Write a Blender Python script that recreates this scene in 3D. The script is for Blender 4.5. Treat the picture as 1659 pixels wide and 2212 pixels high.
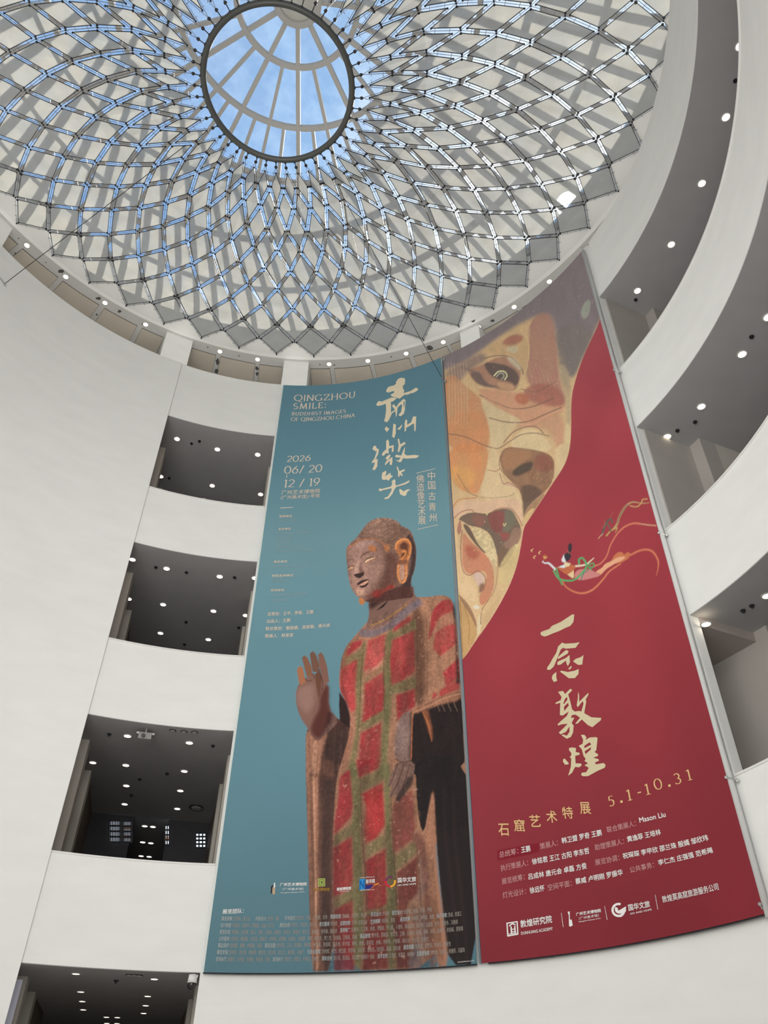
import bpy, bmesh, math, random
import numpy as np
from mathutils import Vector, Matrix
random.seed(7)
PI = math.pi
rad = math.radians
C = bpy.context.scene.collection
for o in list(bpy.data.objects):
    bpy.data.objects.remove(o)

# ------------------------------------------------------------------ camera, sky, sun, exposure
# The atrium is a drum of radius 10 m around the z axis, floor at z = 0.
W, H, F = 1659, 2212, 1674.98
CAM = Vector((2.975, -8.834, 1.6))
zen = Vector((850.84 - W / 2, -(-920.88 - H / 2), -F)).normalized()
fw = Vector((0, 0, -1)); fw = (fw - fw.dot(zen) * zen).normalized()
xr = fw.cross(zen)
M3 = Matrix((xr, fw, zen))                      # world = M3 @ camera vector
cam_d = bpy.data.cameras.new('camera'); cam = bpy.data.objects.new('camera', cam_d); C.objects.link(cam)
cam.matrix_world = Matrix.Translation(CAM) @ M3.to_4x4()
cam_d.sensor_fit = 'VERTICAL'; cam_d.sensor_height = 36.0; cam_d.lens = F / H * 36.0
cam_d.clip_start = 0.05; cam_d.clip_end = 500
sc = bpy.context.scene
sc.camera = cam
sc.view_settings.view_transform = 'Standard'; sc.view_settings.look = 'None'
sc.view_settings.exposure = 0.27; sc.view_settings.gamma = 1.0; sc.view_settings.use_curve_mapping = False
SUN = Vector((0.2120, 0.4690, 0.8575)).normalized()
sd = bpy.data.lights.new('sun', 'SUN'); so = bpy.data.objects.new('sun', sd); C.objects.link(so)
sd.energy = 3.6; sd.angle = rad(0.53); sd.color = (1.0, 0.95, 0.86)
so.rotation_euler = SUN.to_track_quat('Z', 'Y').to_euler(); so.location = SUN * 80
wd = bpy.data.worlds.new('sky'); sc.world = wd; wd.use_nodes = True
nt = wd.node_tree; nt.nodes.clear()
N = nt.nodes.new; L = nt.links.new
tc = N('ShaderNodeTexCoord'); dt = N('ShaderNodeVectorMath'); dt.operation = 'DOT_PRODUCT'
L(tc.outputs['Generated'], dt.inputs[0]); dt.inputs[1].default_value = SUN
rmp = N('ShaderNodeValToRGB'); L(dt.outputs['Value'], rmp.inputs[0])
el = rmp.color_ramp.elements
el[0].position = 0.0; el[0].color = (0.34, 0.53, 0.82, 1)
el[1].position = 1.0; el[1].color = (1.6, 1.6, 1.55, 1)
for p_, c_ in ((0.72, (0.33, 0.54, 0.86, 1)), (0.90, (0.36, 0.58, 0.94, 1)), (0.955, (0.44, 0.68, 1.02, 1)), (0.985, (1.05, 1.15, 1.25, 1))):
    e = el.new(p_); e.color = c_
nz = N('ShaderNodeTexNoise'); nz.inputs['Scale'].default_value = 5.0; nz.inputs['Detail'].default_value = 6
L(tc.outputs['Generated'], nz.inputs['Vector'])
cr = N('ShaderNodeValToRGB'); L(nz.outputs['Fac'], cr.inputs[0])
cr.color_ramp.elements[0].position = 0.46; cr.color_ramp.elements[1].position = 0.74
cr.color_ramp.elements[0].color = (0, 0, 0, 1); cr.color_ramp.elements[1].color = (0.3, 0.3, 0.3, 1)
mx = N('ShaderNodeMixRGB'); L(cr.outputs[0], mx.inputs[0]); L(rmp.outputs[0], mx.inputs[1]); mx.inputs[2].default_value = (0.85, 0.93, 1.0, 1)
gt = N('ShaderNodeMath'); gt.operation = 'GREATER_THAN'; gt.inputs[1].default_value = math.cos(rad(0.8)); L(dt.outputs['Value'], gt.inputs[0])
ad = N('ShaderNodeMixRGB'); ad.blend_type = 'MIX'; L(gt.outputs[0], ad.inputs[0]); L(mx.outputs[0], ad.inputs[1]); ad.inputs[2].default_value = (500, 490, 460, 1)
bg = N('ShaderNodeBackground'); L(ad.outputs[0], bg.inputs[0]); bg.inputs[1].default_value = 0.80
L(bg.outputs[0], N('ShaderNodeOutputWorld').inputs[0])

# added fill lamp behind the viewer to brighten the walls; the entrance is invented
wl = bpy.data.lights.new('added_fill_lamp', 'AREA'); wo = bpy.data.objects.new('added_fill_lamp', wl); C.objects.link(wo)
wl.shape = 'RECTANGLE'; wl.size = 12.0; wl.size_y = 17.0; wl.energy = 2900; wl.color = (1.0, 0.985, 0.95)
wo.location = (0, -11.2, 10.0); wo.rotation_euler = (rad(120), 0, 0)

# ------------------------------------------------------------------ measuring the place
def ray(px, py):
    return M3 @ Vector((px - W / 2, -(py - H / 2), -F))
def at_drum(px, py, R):                          # far side of a drum of radius R
    d = ray(px, py); a = d.x * d.x + d.y * d.y; b = CAM.x * d.x + CAM.y * d.y; c = CAM.x ** 2 + CAM.y ** 2 - R * R
    return CAM + d * ((-b + math.sqrt(b * b - a * c)) / a)
def at_height(px, py, z):
    d = ray(px, py); return CAM + d * ((z - CAM.z) / d.z)
def pol(R, az, z):
    return Vector((R * math.cos(rad(az)), R * math.sin(rad(az)), z))
def in_view(p):
    q = M3.transposed() @ (p - CAM)
    if q.z > -0.1: return None
    return (W / 2 + F * q.x / -q.z, H / 2 - F * q.y / -q.z)

# ------------------------------------------------------------------ materials
def lin(c): return tuple(((v / 255) / 12.92 if v / 255 <= 0.04045 else ((v / 255 + 0.055) / 1.055) ** 2.4) for v in c)
def mat(name, col, rough=0.6, metal=0.0, noise=0.0, scale=3.0, stretch=None, emit=None, es=1.0, spec=0.3, bump=0.0):
    m = bpy.data.materials.new(name); m.use_nodes = True; t = m.node_tree; b = t.nodes['Principled BSDF']
    b.inputs['Base Color'].default_value = (*col, 1); b.inputs['Roughness'].default_value = rough; b.inputs['Metallic'].default_value = metal
    b.inputs['Specular IOR Level'].default_value = spec
    if noise:
        tcn = t.nodes.new('ShaderNodeTexCoord'); mp = t.nodes.new('ShaderNodeMapping'); n = t.nodes.new('ShaderNodeTexNoise'); r = t.nodes.new('ShaderNodeValToRGB')
        t.links.new(tcn.outputs['Object'], mp.inputs[0]); t.links.new(mp.outputs[0], n.inputs['Vector'])
        if stretch: mp.inputs['Scale'].default_value = stretch
        n.inputs['Scale'].default_value = scale; n.inputs['Detail'].default_value = 7
        t.links.new(n.outputs['Fac'], r.inputs[0])
        r.color_ramp.elements[0].position = 0.3; r.color_ramp.elements[1].position = 0.7
        r.color_ramp.elements[0].color = (*[v * (1 - noise) for v in col], 1); r.color_ramp.elements[1].color = (*[min(1, v * (1 + noise * 0.5)) for v in col], 1)
        t.links.new(r.outputs[0], b.inputs['Base Color'])
        if bump:
            bp = t.nodes.new('ShaderNodeBump'); bp.inputs['Strength'].default_value = bump; bp.inputs['Distance'].default_value = 0.02
            t.links.new(n.outputs['Fac'], bp.inputs['Height']); t.links.new(bp.outputs[0], b.inputs['Normal'])
    if emit:
        b.inputs['Emission Color'].default_value = (*emit, 1); b.inputs['Emission Strength'].default_value = es
    return m
PLASTER = mat('white_plaster', (0.87, 0.875, 0.855), 0.75, noise=0.03, scale=0.9, stretch=(1, 1, 3.0))
SOFFIT = mat('white_soffit', (0.90, 0.91, 0.89), 0.6)
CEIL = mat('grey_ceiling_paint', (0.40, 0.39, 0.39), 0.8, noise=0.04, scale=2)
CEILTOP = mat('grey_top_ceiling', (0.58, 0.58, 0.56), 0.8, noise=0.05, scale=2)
COFFER = mat('brown_ceiling_panel', (0.58, 0.53, 0.45), 0.6, noise=0.06, scale=1.5)
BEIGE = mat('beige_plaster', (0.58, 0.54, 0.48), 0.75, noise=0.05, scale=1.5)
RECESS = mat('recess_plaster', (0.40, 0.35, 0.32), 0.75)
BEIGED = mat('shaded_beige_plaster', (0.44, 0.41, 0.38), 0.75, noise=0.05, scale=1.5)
BROWN = mat('brown_wall_lining', (0.20, 0.15, 0.115), 0.6, noise=0.15, scale=2, stretch=(1, 1, 6))
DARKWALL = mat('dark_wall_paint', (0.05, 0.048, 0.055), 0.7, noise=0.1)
STONE = mat('pale_stone_floor', (0.80, 0.78, 0.74), 0.35, noise=0.08, scale=1.2)
FLOORG = mat('gallery_floor_stone', (0.35, 0.33, 0.31), 0.5, noise=0.08)
STEELW = mat('white_painted_steel', (0.62, 0.60, 0.57), 0.5)
DARK = mat('black_steel', (0.022, 0.022, 0.026), 0.45, spec=0.4)
RINGM = mat('dark_grey_ring_paint', (0.075, 0.078, 0.072), 0.4, spec=0.5)
CABLE = mat('stainless_cable', (0.35, 0.35, 0.38), 0.35, metal=0.8)
CHROME = mat('brushed_metal', (0.55, 0.55, 0.54), 0.35, metal=0.7)
CAPM = mat('white_metal_capping', (0.80, 0.80, 0.78), 0.4)
LAMP = mat('warm_lamp_lens', (0.9, 0.85, 0.75), 0.4, emit=(1.0, 0.86, 0.66), es=4.5)
TRIMW = mat('white_lamp_trim', (0.6, 0.58, 0.54), 0.4)
PATCH = mat('dark_damp_patch', (0.10, 0.10, 0.095), 0.9, noise=0.2, scale=9)
POLEM = mat('pale_grey_sleeve', (0.66, 0.67, 0.66), 0.6)
LILAC = mat('pale_lilac_board', (0.62, 0.63, 0.76), 0.5)
def fabric():
    m = bpy.data.materials.new('translucent_membrane'); m.use_nodes = True; t = m.node_tree; t.nodes.clear()
    out = t.nodes.new('ShaderNodeOutputMaterial'); tr = t.nodes.new('ShaderNodeBsdfTranslucent'); df = t.nodes.new('ShaderNodeBsdfDiffuse'); mxn = t.nodes.new('ShaderNodeMixShader')
    tcn = t.nodes.new('ShaderNodeTexCoord'); n = t.nodes.new('ShaderNodeTexNoise'); r = t.nodes.new('ShaderNodeValToRGB')
    n.inputs['Scale'].default_value = 1.6; n.inputs['Detail'].default_value = 8
    t.links.new(tcn.outputs['Object'], n.inputs['Vector']); t.links.new(n.outputs['Fac'], r.inputs[0])
    r.color_ramp.elements[0].color = (0.52, 0.485, 0.42, 1); r.color_ramp.elements[1].color = (0.64, 0.605, 0.53, 1); r.color_ramp.elements[0].position = .35; r.color_ramp.elements[1].position = .68
    t.links.new(r.outputs[0], tr.inputs['Color']); df.inputs['Color'].default_value = (0.58, 0.58, 0.56, 1)
    mxn.inputs[0].default_value = 0.45
    t.links.new(tr.outputs[0], mxn.inputs[1]); t.links.new(df.outputs[0], mxn.inputs[2])
    op = t.nodes.new('ShaderNodeBsdfTransparent'); m2 = t.nodes.new('ShaderNodeMixShader'); m2.inputs[0].default_value = 0.035     # open weave
    t.links.new(mxn.outputs[0], m2.inputs[1]); t.links.new(op.outputs[0], m2.inputs[2]); t.links.new(m2.outputs[0], out.inputs[0])
    return m
FABRIC = fabric()
def glass():
    m = bpy.data.materials.new('roof_glass'); m.use_nodes = True; t = m.node_tree; t.nodes.clear()
    out = t.nodes.new('ShaderNodeOutputMaterial'); tr = t.nodes.new('ShaderNodeBsdfTransparent'); gl = t.nodes.new('ShaderNodeBsdfGlossy'); mxn = t.nodes.new('ShaderNodeMixShader')
    fr = t.nodes.new('ShaderNodeFresnel'); fr.inputs[0].default_value = 1.35
    n = t.nodes.new('ShaderNodeTexNoise'); n.inputs['Scale'].default_value = 1.5; n.inputs['Detail'].default_value = 8; tcn = t.nodes.new('ShaderNodeTexCoord'); r = t.nodes.new('ShaderNodeValToRGB')
    t.links.new(tcn.outputs['Object'], n.inputs['Vector']); t.links.new(n.outputs['Fac'], r.inputs[0])
    r.color_ramp.elements[0].color = (0.72, 0.80, 0.88, 1); r.color_ramp.elements[1].color = (0.98, 0.99, 0.99, 1); r.color_ramp.elements[0].position = .35; r.color_ramp.elements[1].position = .65
    t.links.new(r.outputs[0], tr.inputs[0]); gl.inputs['Roughness'].default_value = 0.05
    t.links.new(fr.outputs[0], mxn.inputs[0]); t.links.new(tr.outputs[0], mxn.inputs[1]); t.links.new(gl.outputs[0], mxn.inputs[2]); t.links.new(mxn.outputs[0], out.inputs[0])
    return m
GLASS = glass()

# ------------------------------------------------------------------ mesh helpers
class MB:
    def __init__(s): s.v = []; s.f = []
    def face(s, pts):
        n = len(s.v); s.v += [tuple(p) for p in pts]; s.f.append(tuple(range(n, n + len(pts))))
    def grid(s, rows, closed=False):
        n = len(s.v); w = len(rows[0])
        for r in rows: s.v += [tuple(p) for p in r]
        for i in range(len(rows) - 1):
            for j in range(w if closed else w - 1):
                k = (j + 1) % w
                s.f.append((n + i * w + j, n + i * w + k, n + (i + 1) * w + k, n + (i + 1) * w + j))
    def bar(s, p0, p1, w, h, up=Vector((0, 0, 1))):
        p0 = Vector(p0); p1 = Vector(p1); d = (p1 - p0).normalized()
        x = d.cross(up)
        if x.length < 1e-4: x = d.cross(Vector((1, 0, 0)))
        x.normalize(); y = x.cross(d); n = len(s.v)
        for p in (p0, p1):
            for a, b in ((-1, -1), (1, -1), (1, 1), (-1, 1)): s.v.append(tuple(p + x * a * w / 2 + y * b * h / 2))
        s.f += [(n, n + 3, n + 2, n + 1), (n + 4, n + 5, n + 6, n + 7)] + [(n + i, n + (i + 1) % 4, n + 4 + (i + 1) % 4, n + 4 + i) for i in range(4)]
    def tube(s, pts, r, k=8, cap=True):
        pts = [Vector(p) for p in pts]; rows = []; up = None
        for i, p in enumerate(pts):
            d = (pts[min(i + 1, len(pts) - 1)] - pts[max(i - 1, 0)]).normalized()
            if up is None:
                up = Vector((0, 0, 1)) if abs(d.z) < 0.9 else Vector((1, 0, 0))
            x = d.cross(up).normalized(); y = x.cross(d); up = y
            rr = r[i] if isinstance(r, (list, tuple)) else r
            rows.append([p + (x * math.cos(2 * PI * j / k) + y * math.sin(2 * PI * j / k)) * rr for j in range(k)])
        n = len(s.v); s.grid(rows, True)
        if cap:
            s.f.append(tuple(range(n, n + k))[::-1]); m = n + (len(rows) - 1) * k; s.f.append(tuple(range(m, m + k)))
    def disc(s, c, nrm, r, t, k=14):
        c = Vector(c); nrm = Vector(nrm).normalized(); s.tube([c, c + nrm * t], r, k)
    def ball(s, c, r, k=10):
        c = Vector(c); rows = []
        for i in range(k // 2 + 1):
            a = -PI / 2 + PI * i / (k // 2)
            rows.append([c + Vector((math.cos(a) * math.cos(2 * PI * j / k), math.cos(a) * math.sin(2 * PI * j / k), math.sin(a))) * max(r, 1e-4) for j in range(k)])
        s.grid(rows, True)
    def sector(s, r0, r1, a0, a1, z0, z1, n=None):        # solid block of a ring
        n = n or max(2, int(abs(a1 - a0) / 1.0) + 1); A = [a0 + (a1 - a0) * i / n for i in range(n + 1)]
        full = abs(abs(a1 - a0) - 360) < 1e-6
        rows = [[pol(r0, a, z0) for a in A], [pol(r1, a, z0) for a in A], [pol(r1, a, z1) for a in A], [pol(r0, a, z1) for a in A], [pol(r0, a, z0) for a in A]]
        s.grid(rows)
        if not full:
            for a, fl in ((a0, 1), (a1, -1)):
                q = [pol(r0, a, z0), pol(r1, a, z0), pol(r1, a, z1), pol(r0, a, z1)]
                s.face(q if fl > 0 else q[::-1])
    def box(s, x0, x1, y0, y1, z0, z1, T=None):
        P = [Vector((x, y, z)) for z in (z0, z1) for x, y in ((x0, y0), (x1, y0), (x1, y1), (x0, y1))]
        if T: P = [T(p) for p in P]
        n = len(s.v); s.v += [tuple(p) for p in P]
        s.f += [(n, n + 3, n + 2, n + 1), (n + 4, n + 5, n + 6, n + 7)] + [(n + i, n + (i + 1) % 4, n + 4 + (i + 1) % 4, n + 4 + i) for i in range(4)]
    def build(s, name, m, parent=None, smooth=False, fix=True):
        me = bpy.data.meshes.new(name); me.from_pydata(s.v, [], s.f)
        if fix:
            bm = bmesh.new(); bm.from_mesh(me); bmesh.ops.remove_doubles(bm, verts=bm.verts, dist=1e-5); bmesh.ops.recalc_face_normals(bm, faces=bm.faces); bm.to_mesh(me); bm.free()
        if smooth:
            for p in me.polygons: p.use_smooth = True
        me.materials.append(m)
        o = bpy.data.objects.new(name, me); C.objects.link(o)
        if parent:
            o.parent = parent; o.matrix_parent_inverse = Matrix.Translation(-parent.location)
        return o
def tag(o, label, cat, group=None, kind=None):
    o['label'] = label; o['category'] = cat
    if group: o['group'] = group
    if kind: o['kind'] = kind
    return o
def empty(name, loc=(0, 0, 0)):
    o = bpy.data.objects.new(name, None); C.objects.link(o); o.location = loc; o.empty_display_size = 0.2
    return o
def struct(o, label=None):
    o['kind'] = 'structure'
    if label: o['label'] = label
    return o

# ------------------------------------------------------------------ drum of the atrium
def hz(h): return 1.6 + 10 * h
WT, T1, B1, T2, B2, T3, B3, T4 = [hz(h) for h in (2.143, 1.887, 1.567, 1.357, 1.036, 0.826, 0.502, 0.290)]
CZ = hz(2.53)                                     # top gallery ceiling
LA, LB, RA, RB = 94.54, 115.15, -62.0, 25.2      # bays of openings on the left and on the right
RIM = 11.93
def wall(name, r0, r1, a0, a1, z0, z1, m=PLASTER, label=None):
    b = MB(); b.sector(r0, r1, a0, a1, z0, z1); o = b.build(name, m); struct(o, label); return o
wall('wall_centre', 10, 10.22, RB, LA, 0, WT, label='curved white drum wall behind the two hanging banners')
wall('wall_left', 9.93, 10.3, LB, 232, 0, WT, label='plain curved white wall filling the left of the view')
wall('wall_back', 10, 10.25, 232, 234, 0, WT, label='curved white drum wall behind the viewer')
wall('wall_back', 10, 10.25, 296, 298, 0, WT, label='curved white drum wall behind the viewer')
wall('wall_back', 10, 10.25, 234, 296, 19.5, WT, label='curved white drum wall above the added entrance glazing')
for i in range(9):  # bars of an invented entrance glazing, added round the fill lamp
    b = MB(); a_ = 234 + 62 * i / 8; b.bar(pol(10.1, a_, 0), pol(10.1, a_, 19.5), .12, .2, pol(1, a_, 0)); b.build('added_glazing_bar', STEELW)['kind'] = 'structure'
for z_ in (4.4, 9.4, 14.4):
    b = MB(); b.sector(10.05, 10.15, 234, 296, z_, z_ + .12); b.build('added_glazing_bar', STEELW)['kind'] = 'structure'
BANDS = ((T1, WT), (T2, B1), (T3, B2), (T4, B3))
for i, (z0, z1) in enumerate(BANDS):
    nm = ('top', 'second', 'third', 'lowest')[i]
    wall('wall_left', 10, 10.22, LA, LB, z0, z1, label=f'{nm} white parapet band between the openings left of the blue banner')
    wall('wall_right', 10, 10.22, RA, RB, z0, z1, label=f'{nm} curved white parapet band right of the red banner')
    if i:
        for nm2, a0, a1 in (('left', LA, LB), ('right', RA, RB)):
            b = MB(); b.sector(9.97, 10.25, a0, a1, z1, z1 + 0.035); b.build('trim_%d' % (2 * i + (nm2 == 'right')), CAPM)['kind'] = 'structure'
b = MB(); b.sector(9.95, 10.3, LB, 232, WT, WT + 0.04); b.build('trim_9', CAPM)['kind'] = 'structure'
b = MB(); b.sector(9.97, 10.25, LA, LB, WT, WT + 0.035); b.build('trim_10', CAPM)['kind'] = 'structure'
wall('floor', 0.0, 25.4, 0, 360, -0.3, 0, STONE)
for z0, z1 in ((T1, WT - 1.1), (T2, B1 - 1.1), (T3, B2 - 1.1), (T4, B3 - 1.1)):
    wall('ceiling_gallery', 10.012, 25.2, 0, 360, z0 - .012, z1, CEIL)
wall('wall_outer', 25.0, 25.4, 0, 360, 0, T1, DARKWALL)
wall('wall_top_gallery', 16.0, 16.4, 0, 360, WT - 1.1, 29.4, BEIGE)
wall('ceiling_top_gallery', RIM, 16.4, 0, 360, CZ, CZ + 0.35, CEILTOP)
wall('wall_drum', RIM + .05, RIM + 0.3, 0, 360, CZ + .2, 29.25, SOFFIT)
wall('ceiling_roof_slab', 11.8, 16.4, 0, 360, 29.25, 29.5, SOFFIT)

# piers and passages behind the left openings (u across, v outwards along azimuth 104.7)
PH = 104.7
ev = Vector((math.cos(rad(PH)), math.sin(rad(PH)), 0)); eu = Vector((-math.sin(rad(PH)), math.cos(rad(PH)), 0))
def T(p): return eu * p.x + ev * p.y + Vector((0, 0, p.z))
LEV = ((B1 - 1.1, T1), (B2 - 1.1, T2), (B3 - 1.1, T3), (0.0, T4))
for li, (z0, z1) in enumerate(LEV):
    for sgn in (1, -1):
        def ub(b, a, c, v0, v1, zz0=z0, zz1=z1): b.box(min(sgn * a, sgn * c), max(sgn * a, sgn * c), v0, v1, zz0, zz1, T)
        b = MB(); ub(b, 1.80, 4.2, 11.45, 11.95); struct(b.build('pier_gallery', BEIGE))
        b = MB(); ub(b, 1.80, 4.2, 13.65, 14.15); struct(b.build('pier_passage', BEIGE))
        b = MB(); ub(b, 1.86, 4.2, 14.15, 17.3); struct(b.build('wall_passage', BROWN))
        if li < 3:
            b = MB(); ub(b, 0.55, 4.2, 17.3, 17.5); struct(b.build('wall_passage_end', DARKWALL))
# right gallery: end walls and piers
for li, (z0, z1) in enumerate(LEV[:3]):
    if li < 2:
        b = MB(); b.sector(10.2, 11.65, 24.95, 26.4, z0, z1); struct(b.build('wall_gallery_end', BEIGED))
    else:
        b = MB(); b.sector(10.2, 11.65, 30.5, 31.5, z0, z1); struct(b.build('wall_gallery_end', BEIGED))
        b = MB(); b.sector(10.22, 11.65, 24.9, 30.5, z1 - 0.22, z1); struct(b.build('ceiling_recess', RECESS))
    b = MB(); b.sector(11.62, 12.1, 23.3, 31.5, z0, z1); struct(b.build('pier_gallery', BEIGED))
    b = MB(); b.sector(12.1, 15.2, 23.3, 25.5, z0, z1); struct(b.build('pier_gallery', BEIGE))
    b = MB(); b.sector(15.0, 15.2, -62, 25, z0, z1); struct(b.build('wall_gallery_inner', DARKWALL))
# pillars of the top gallery
for i, (a0, a1) in enumerate(((149.4, 153.5), (113.65, 118.7), (91.0, 95.85), (56.6, 60.5))):
    b = MB(); b.sector(12.06, 12.7, a0, a1, WT - 1.1, CZ, 4)
    struct(b.build('pillar_top_gallery', PLASTER))
# added unseen uplight brightening soffit and ceiling, hidden behind the top gallery parapet
UPFILL = mat('fill_glow', (.8, .78, .72), .5, emit=(1.0, .96, .90), es=13.0)
upfill = empty('added_uplight', (0, 0, WT - .3)); tag(upfill, 'added linear fill light hidden behind the top gallery parapet', 'light')
b = MB(); A_ = range(0, 361, 4); b.grid([[pol(r_, a_, WT - .1) for a_ in A_] for r_ in (10.55, 10.70)]); b.build('fill_strip', UPFILL, upfill)
b = MB(); b.grid([[pol(r_, a_, z_) for a_ in A_] for r_, z_ in ((10.53, WT - .09), (10.53, WT - .16), (10.72, WT - .16), (10.72, WT - .09))]); b.build('channel', TRIMW, upfill)
# brown panels in the top gallery ceiling, with their dark joints
pan = [(147.0, 154.0), (139.1, 146.1), (131.2, 138.2), (123.9, 130.2), (118.9, 123.0), (108.9, 113.5), (101.4, 108.0), (96.2, 100.6), (87.0, 90.8), (79.2, 86.2), (71.5, 78.4), (63.9, 70.6), (60.7, 63.2), (49.2, 56.4), (41.4, 48.4), (33.8, 40.6)]
for a0, a1 in pan:
    b = MB(); b.sector(12.42, 14.6, a0 + .05, a1 - .05, CZ - 0.02, CZ); o = struct(b.build('ceiling_panel', COFFER))
    b = MB(); b.sector(12.40, 14.62, a0, a1, CZ - 0.006, CZ + .01); b.build('panel_joint', DARK, o)
# damp patches on that ceiling
pt = MB()
for px, py, w_, h_ in ((132, 586, 8, 4.5), (213, 645, 6, 3.2), (258, 673, 4, 3.4), (209, 680, 2.5, 2), (470, 781, 4, 7), (468, 802, 4.4, 5), (555, 796, 3.5, 4), (555, 808, 3, 5), (1022, 692, 5, 4), (1064, 693, 5, 3), (928, 752, 7, 5), (40, 515, 2, 1.5), (33, 547, 2, 1.6), (99, 567, 1.3, 1.2), (449, 750, 1.6, 1.4), (516, 769, 1.4, 1.2), (691, 788, 1.6, 1.4), (722, 789, 1.6, 1.6), (845, 771, 1.6, 1.3), (1020, 714, 2, 1.5), (307, 700, 1.6, 1.4)):
    q = []
    for j in range(11):
        k = 0.7 + 0.5 * random.random(); q.append(at_height(px + w_ * k * math.cos(2 * PI * j / 11), py + h_ * k * math.sin(2 * PI * j / 11), CZ - 0.024))
    pt.face(q); pt.face([p + Vector((0, 0, 0.008)) for p in q])
o = pt.build('ceiling_patch', PATCH); struct(o)

# ------------------------------------------------------------------ glass roof
ROOF_R = (0.70, 1.97, 3.925, 5.88, 7.85, 9.83, 11.85)
def rz(r): return 1.6 + 28.99 - 0.113 * r
roof = empty('glass_roof', (0, 0, 29.3))
tag(roof, 'conical glass roof on white radial ribs, blue sky showing through it', 'skylight')
for i, r in enumerate(ROOF_R):
    b = MB(); A = range(0, 361, 5)
    w_, h_ = (0.085, 0.14) if i else (0.09, 0.2)
    rows = [[pol(r + sx * w_, a, rz(r) - 0.05 + sz) for a in A] for sx, sz in ((-1, -h_), (1, -h_), (1, 0.04), (-1, 0.04), (-1, -h_))]
    b.grid(rows); b.build('hoop_beam', STEELW, roof)
OFF = 93.8
for k in range(96):                                 # the ribs double at every second hoop, 12 - 24 - 48 - 96
    a = OFF + 3.75 * k
    i0 = 0 if k % 8 == 0 else 1 if k % 4 == 0 else 2 if k % 2 == 0 else 4
    w_ = 0.15 if k % 8 == 0 else 0.12
    def rp(r): return pol(r, a, rz(r) - 0.09)
    b = MB()
    if i0 < 3: b.bar(rp(ROOF_R[i0]), rp(ROOF_R[3]), w_, 0.18)
    b.bar(rp(ROOF_R[max(i0, 3)]), rp(12.0), 0.17, 0.18); b.build('rib', STEELW, roof)
for i in range(len(ROOF_R) - 1):
    b = MB(); A = [OFF + 7.5 * j for j in range(49)]
    b.grid([[pol(ROOF_R[i], a, rz(ROOF_R[i]) + 0.03) for a in A], [pol(ROOF_R[i + 1], a, rz(ROOF_R[i + 1]) + 0.03) for a in A]])
    b.build('glass_ring', GLASS, roof)
b = MB(); b.disc((0, 0, rz(0.6) + 0.02), (0, 0, 1), 0.72, 0.012, 40); b.build('centre_cap', FABRIC, roof)['label'] = 'round white translucent cap'

# ------------------------------------------------------------------ hanging membrane canopy
NR = [11.675, 10.843, 9.952, 8.950, 7.927, 6.955, 5.979, 5.009, 4.039, 3.084, 2.284]
NZ = [hz(h) for h in (2.518, 2.5034, 2.4883, 2.4639, 2.4354, 2.406, 2.3758, 2.3393, 2.3094, 2.2577, 2.2192)]
TH0 = math.degrees(1.69932)
def node(k, a): return pol(NR[k], TH0 - a * 3.75, NZ[k])
can = empty('membrane_canopy', (0, 0, 24))
tag(can, 'shallow net canopy of beige fabric diamonds drooping to a dark central ring', 'canopy')
GAP = 0.066
def inset(P, d):
    c = sum(P, Vector()) / len(P); n = (P[2] - P[0]).cross(P[3] - P[1]).normalized(); x = (P[2] - P[0]).normalized(); y = n.cross(x)
    q = [((p - c).dot(x), (p - c).dot(y), (p - c).dot(n)) for p in P]; out = []
    m = len(q)
    def off(i):
        ax, ay, _ = q[i]; bx, by, _ = q[(i + 1) % m]; ex, ey = bx - ax, by - ay; l = math.hypot(ex, ey); nx, ny = -ey / l, ex / l
        if nx * (-ax) + ny * (-ay) < 0: nx, ny = -nx, -ny
        return ax + nx * d, ay + ny * d, ex, ey
    for i in range(m):
        ax, ay, ex, ey = off(i - 1); bx, by, fx, fy = off(i)
        den = ex * fy - ey * fx; t = ((bx - ax) * fy - (by - ay) * fx) / den
        out.append(c + x * (ax + ex * t) + y * (ay + ey * t) + n * q[i][2])
    return out
pan = []
for k in range(9):
    for j in range(48):
        a = 2 * j + (k % 2)
        P = [node(k, a), node(k + 1, a + 1), node(k + 2, a), node(k + 1, a - 1)]
        Q = inset(P, GAP if k < 8 else 0.05)
        v = [in_view(p) for p in Q]; area = 0
        if all(v) and -40 < sum(p[0] for p in v) / 4 < 1450 and sum(p[1] for p in v) / 4 > -30:
            area = abs(sum(v[i][0] * v[(i + 1) % 4][1] - v[(i + 1) % 4][0] * v[i][1] for i in range(4))) / 2
        pan.append((area, k, Q))
pan.sort(key=lambda t: -t[0])
def panel_mesh(b, fr, k, Q):
    c = sum(Q, Vector()) / 4 + Vector((0, 0, 0.03))
    for i in range(4): b.face([Q[i], Q[(i + 1) % 4], c])
    for i in range(4): fr.bar(Q[i], Q[(i + 1) % 4], 0.017, 0.02)
    big = {1: 0.052, 0: 0.04}.get(k, 0.035)
    for i in (1, 3): fr.disc(Q[i] + Vector((0, 0, -0.02)), (0, 0, -1), big, 0.012, 12)
    for i in (0, 2): fr.disc(Q[i] + Vector((0, 0, -0.02)), (0, 0, -1), 0.045 if k == 2 and i == 0 else 0.028, 0.012, 10)
for area, k, Q in pan[:100]:
    b = MB(); fr = MB(); panel_mesh(b, fr, k, Q)
    o = b.build('fabric_panel', FABRIC, can); f = fr.build('edge_frame', DARK, o); f['label'] = 'black edge frame'
b = MB(); fr = MB()
for area, k, Q in pan[100:]: panel_mesh(b, fr, k, Q)
o = b.build('fabric_panel', FABRIC, can); o['kind'] = 'stuff'
f = fr.build('edge_frame', DARK, o); f['kind'] = 'stuff'
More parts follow.
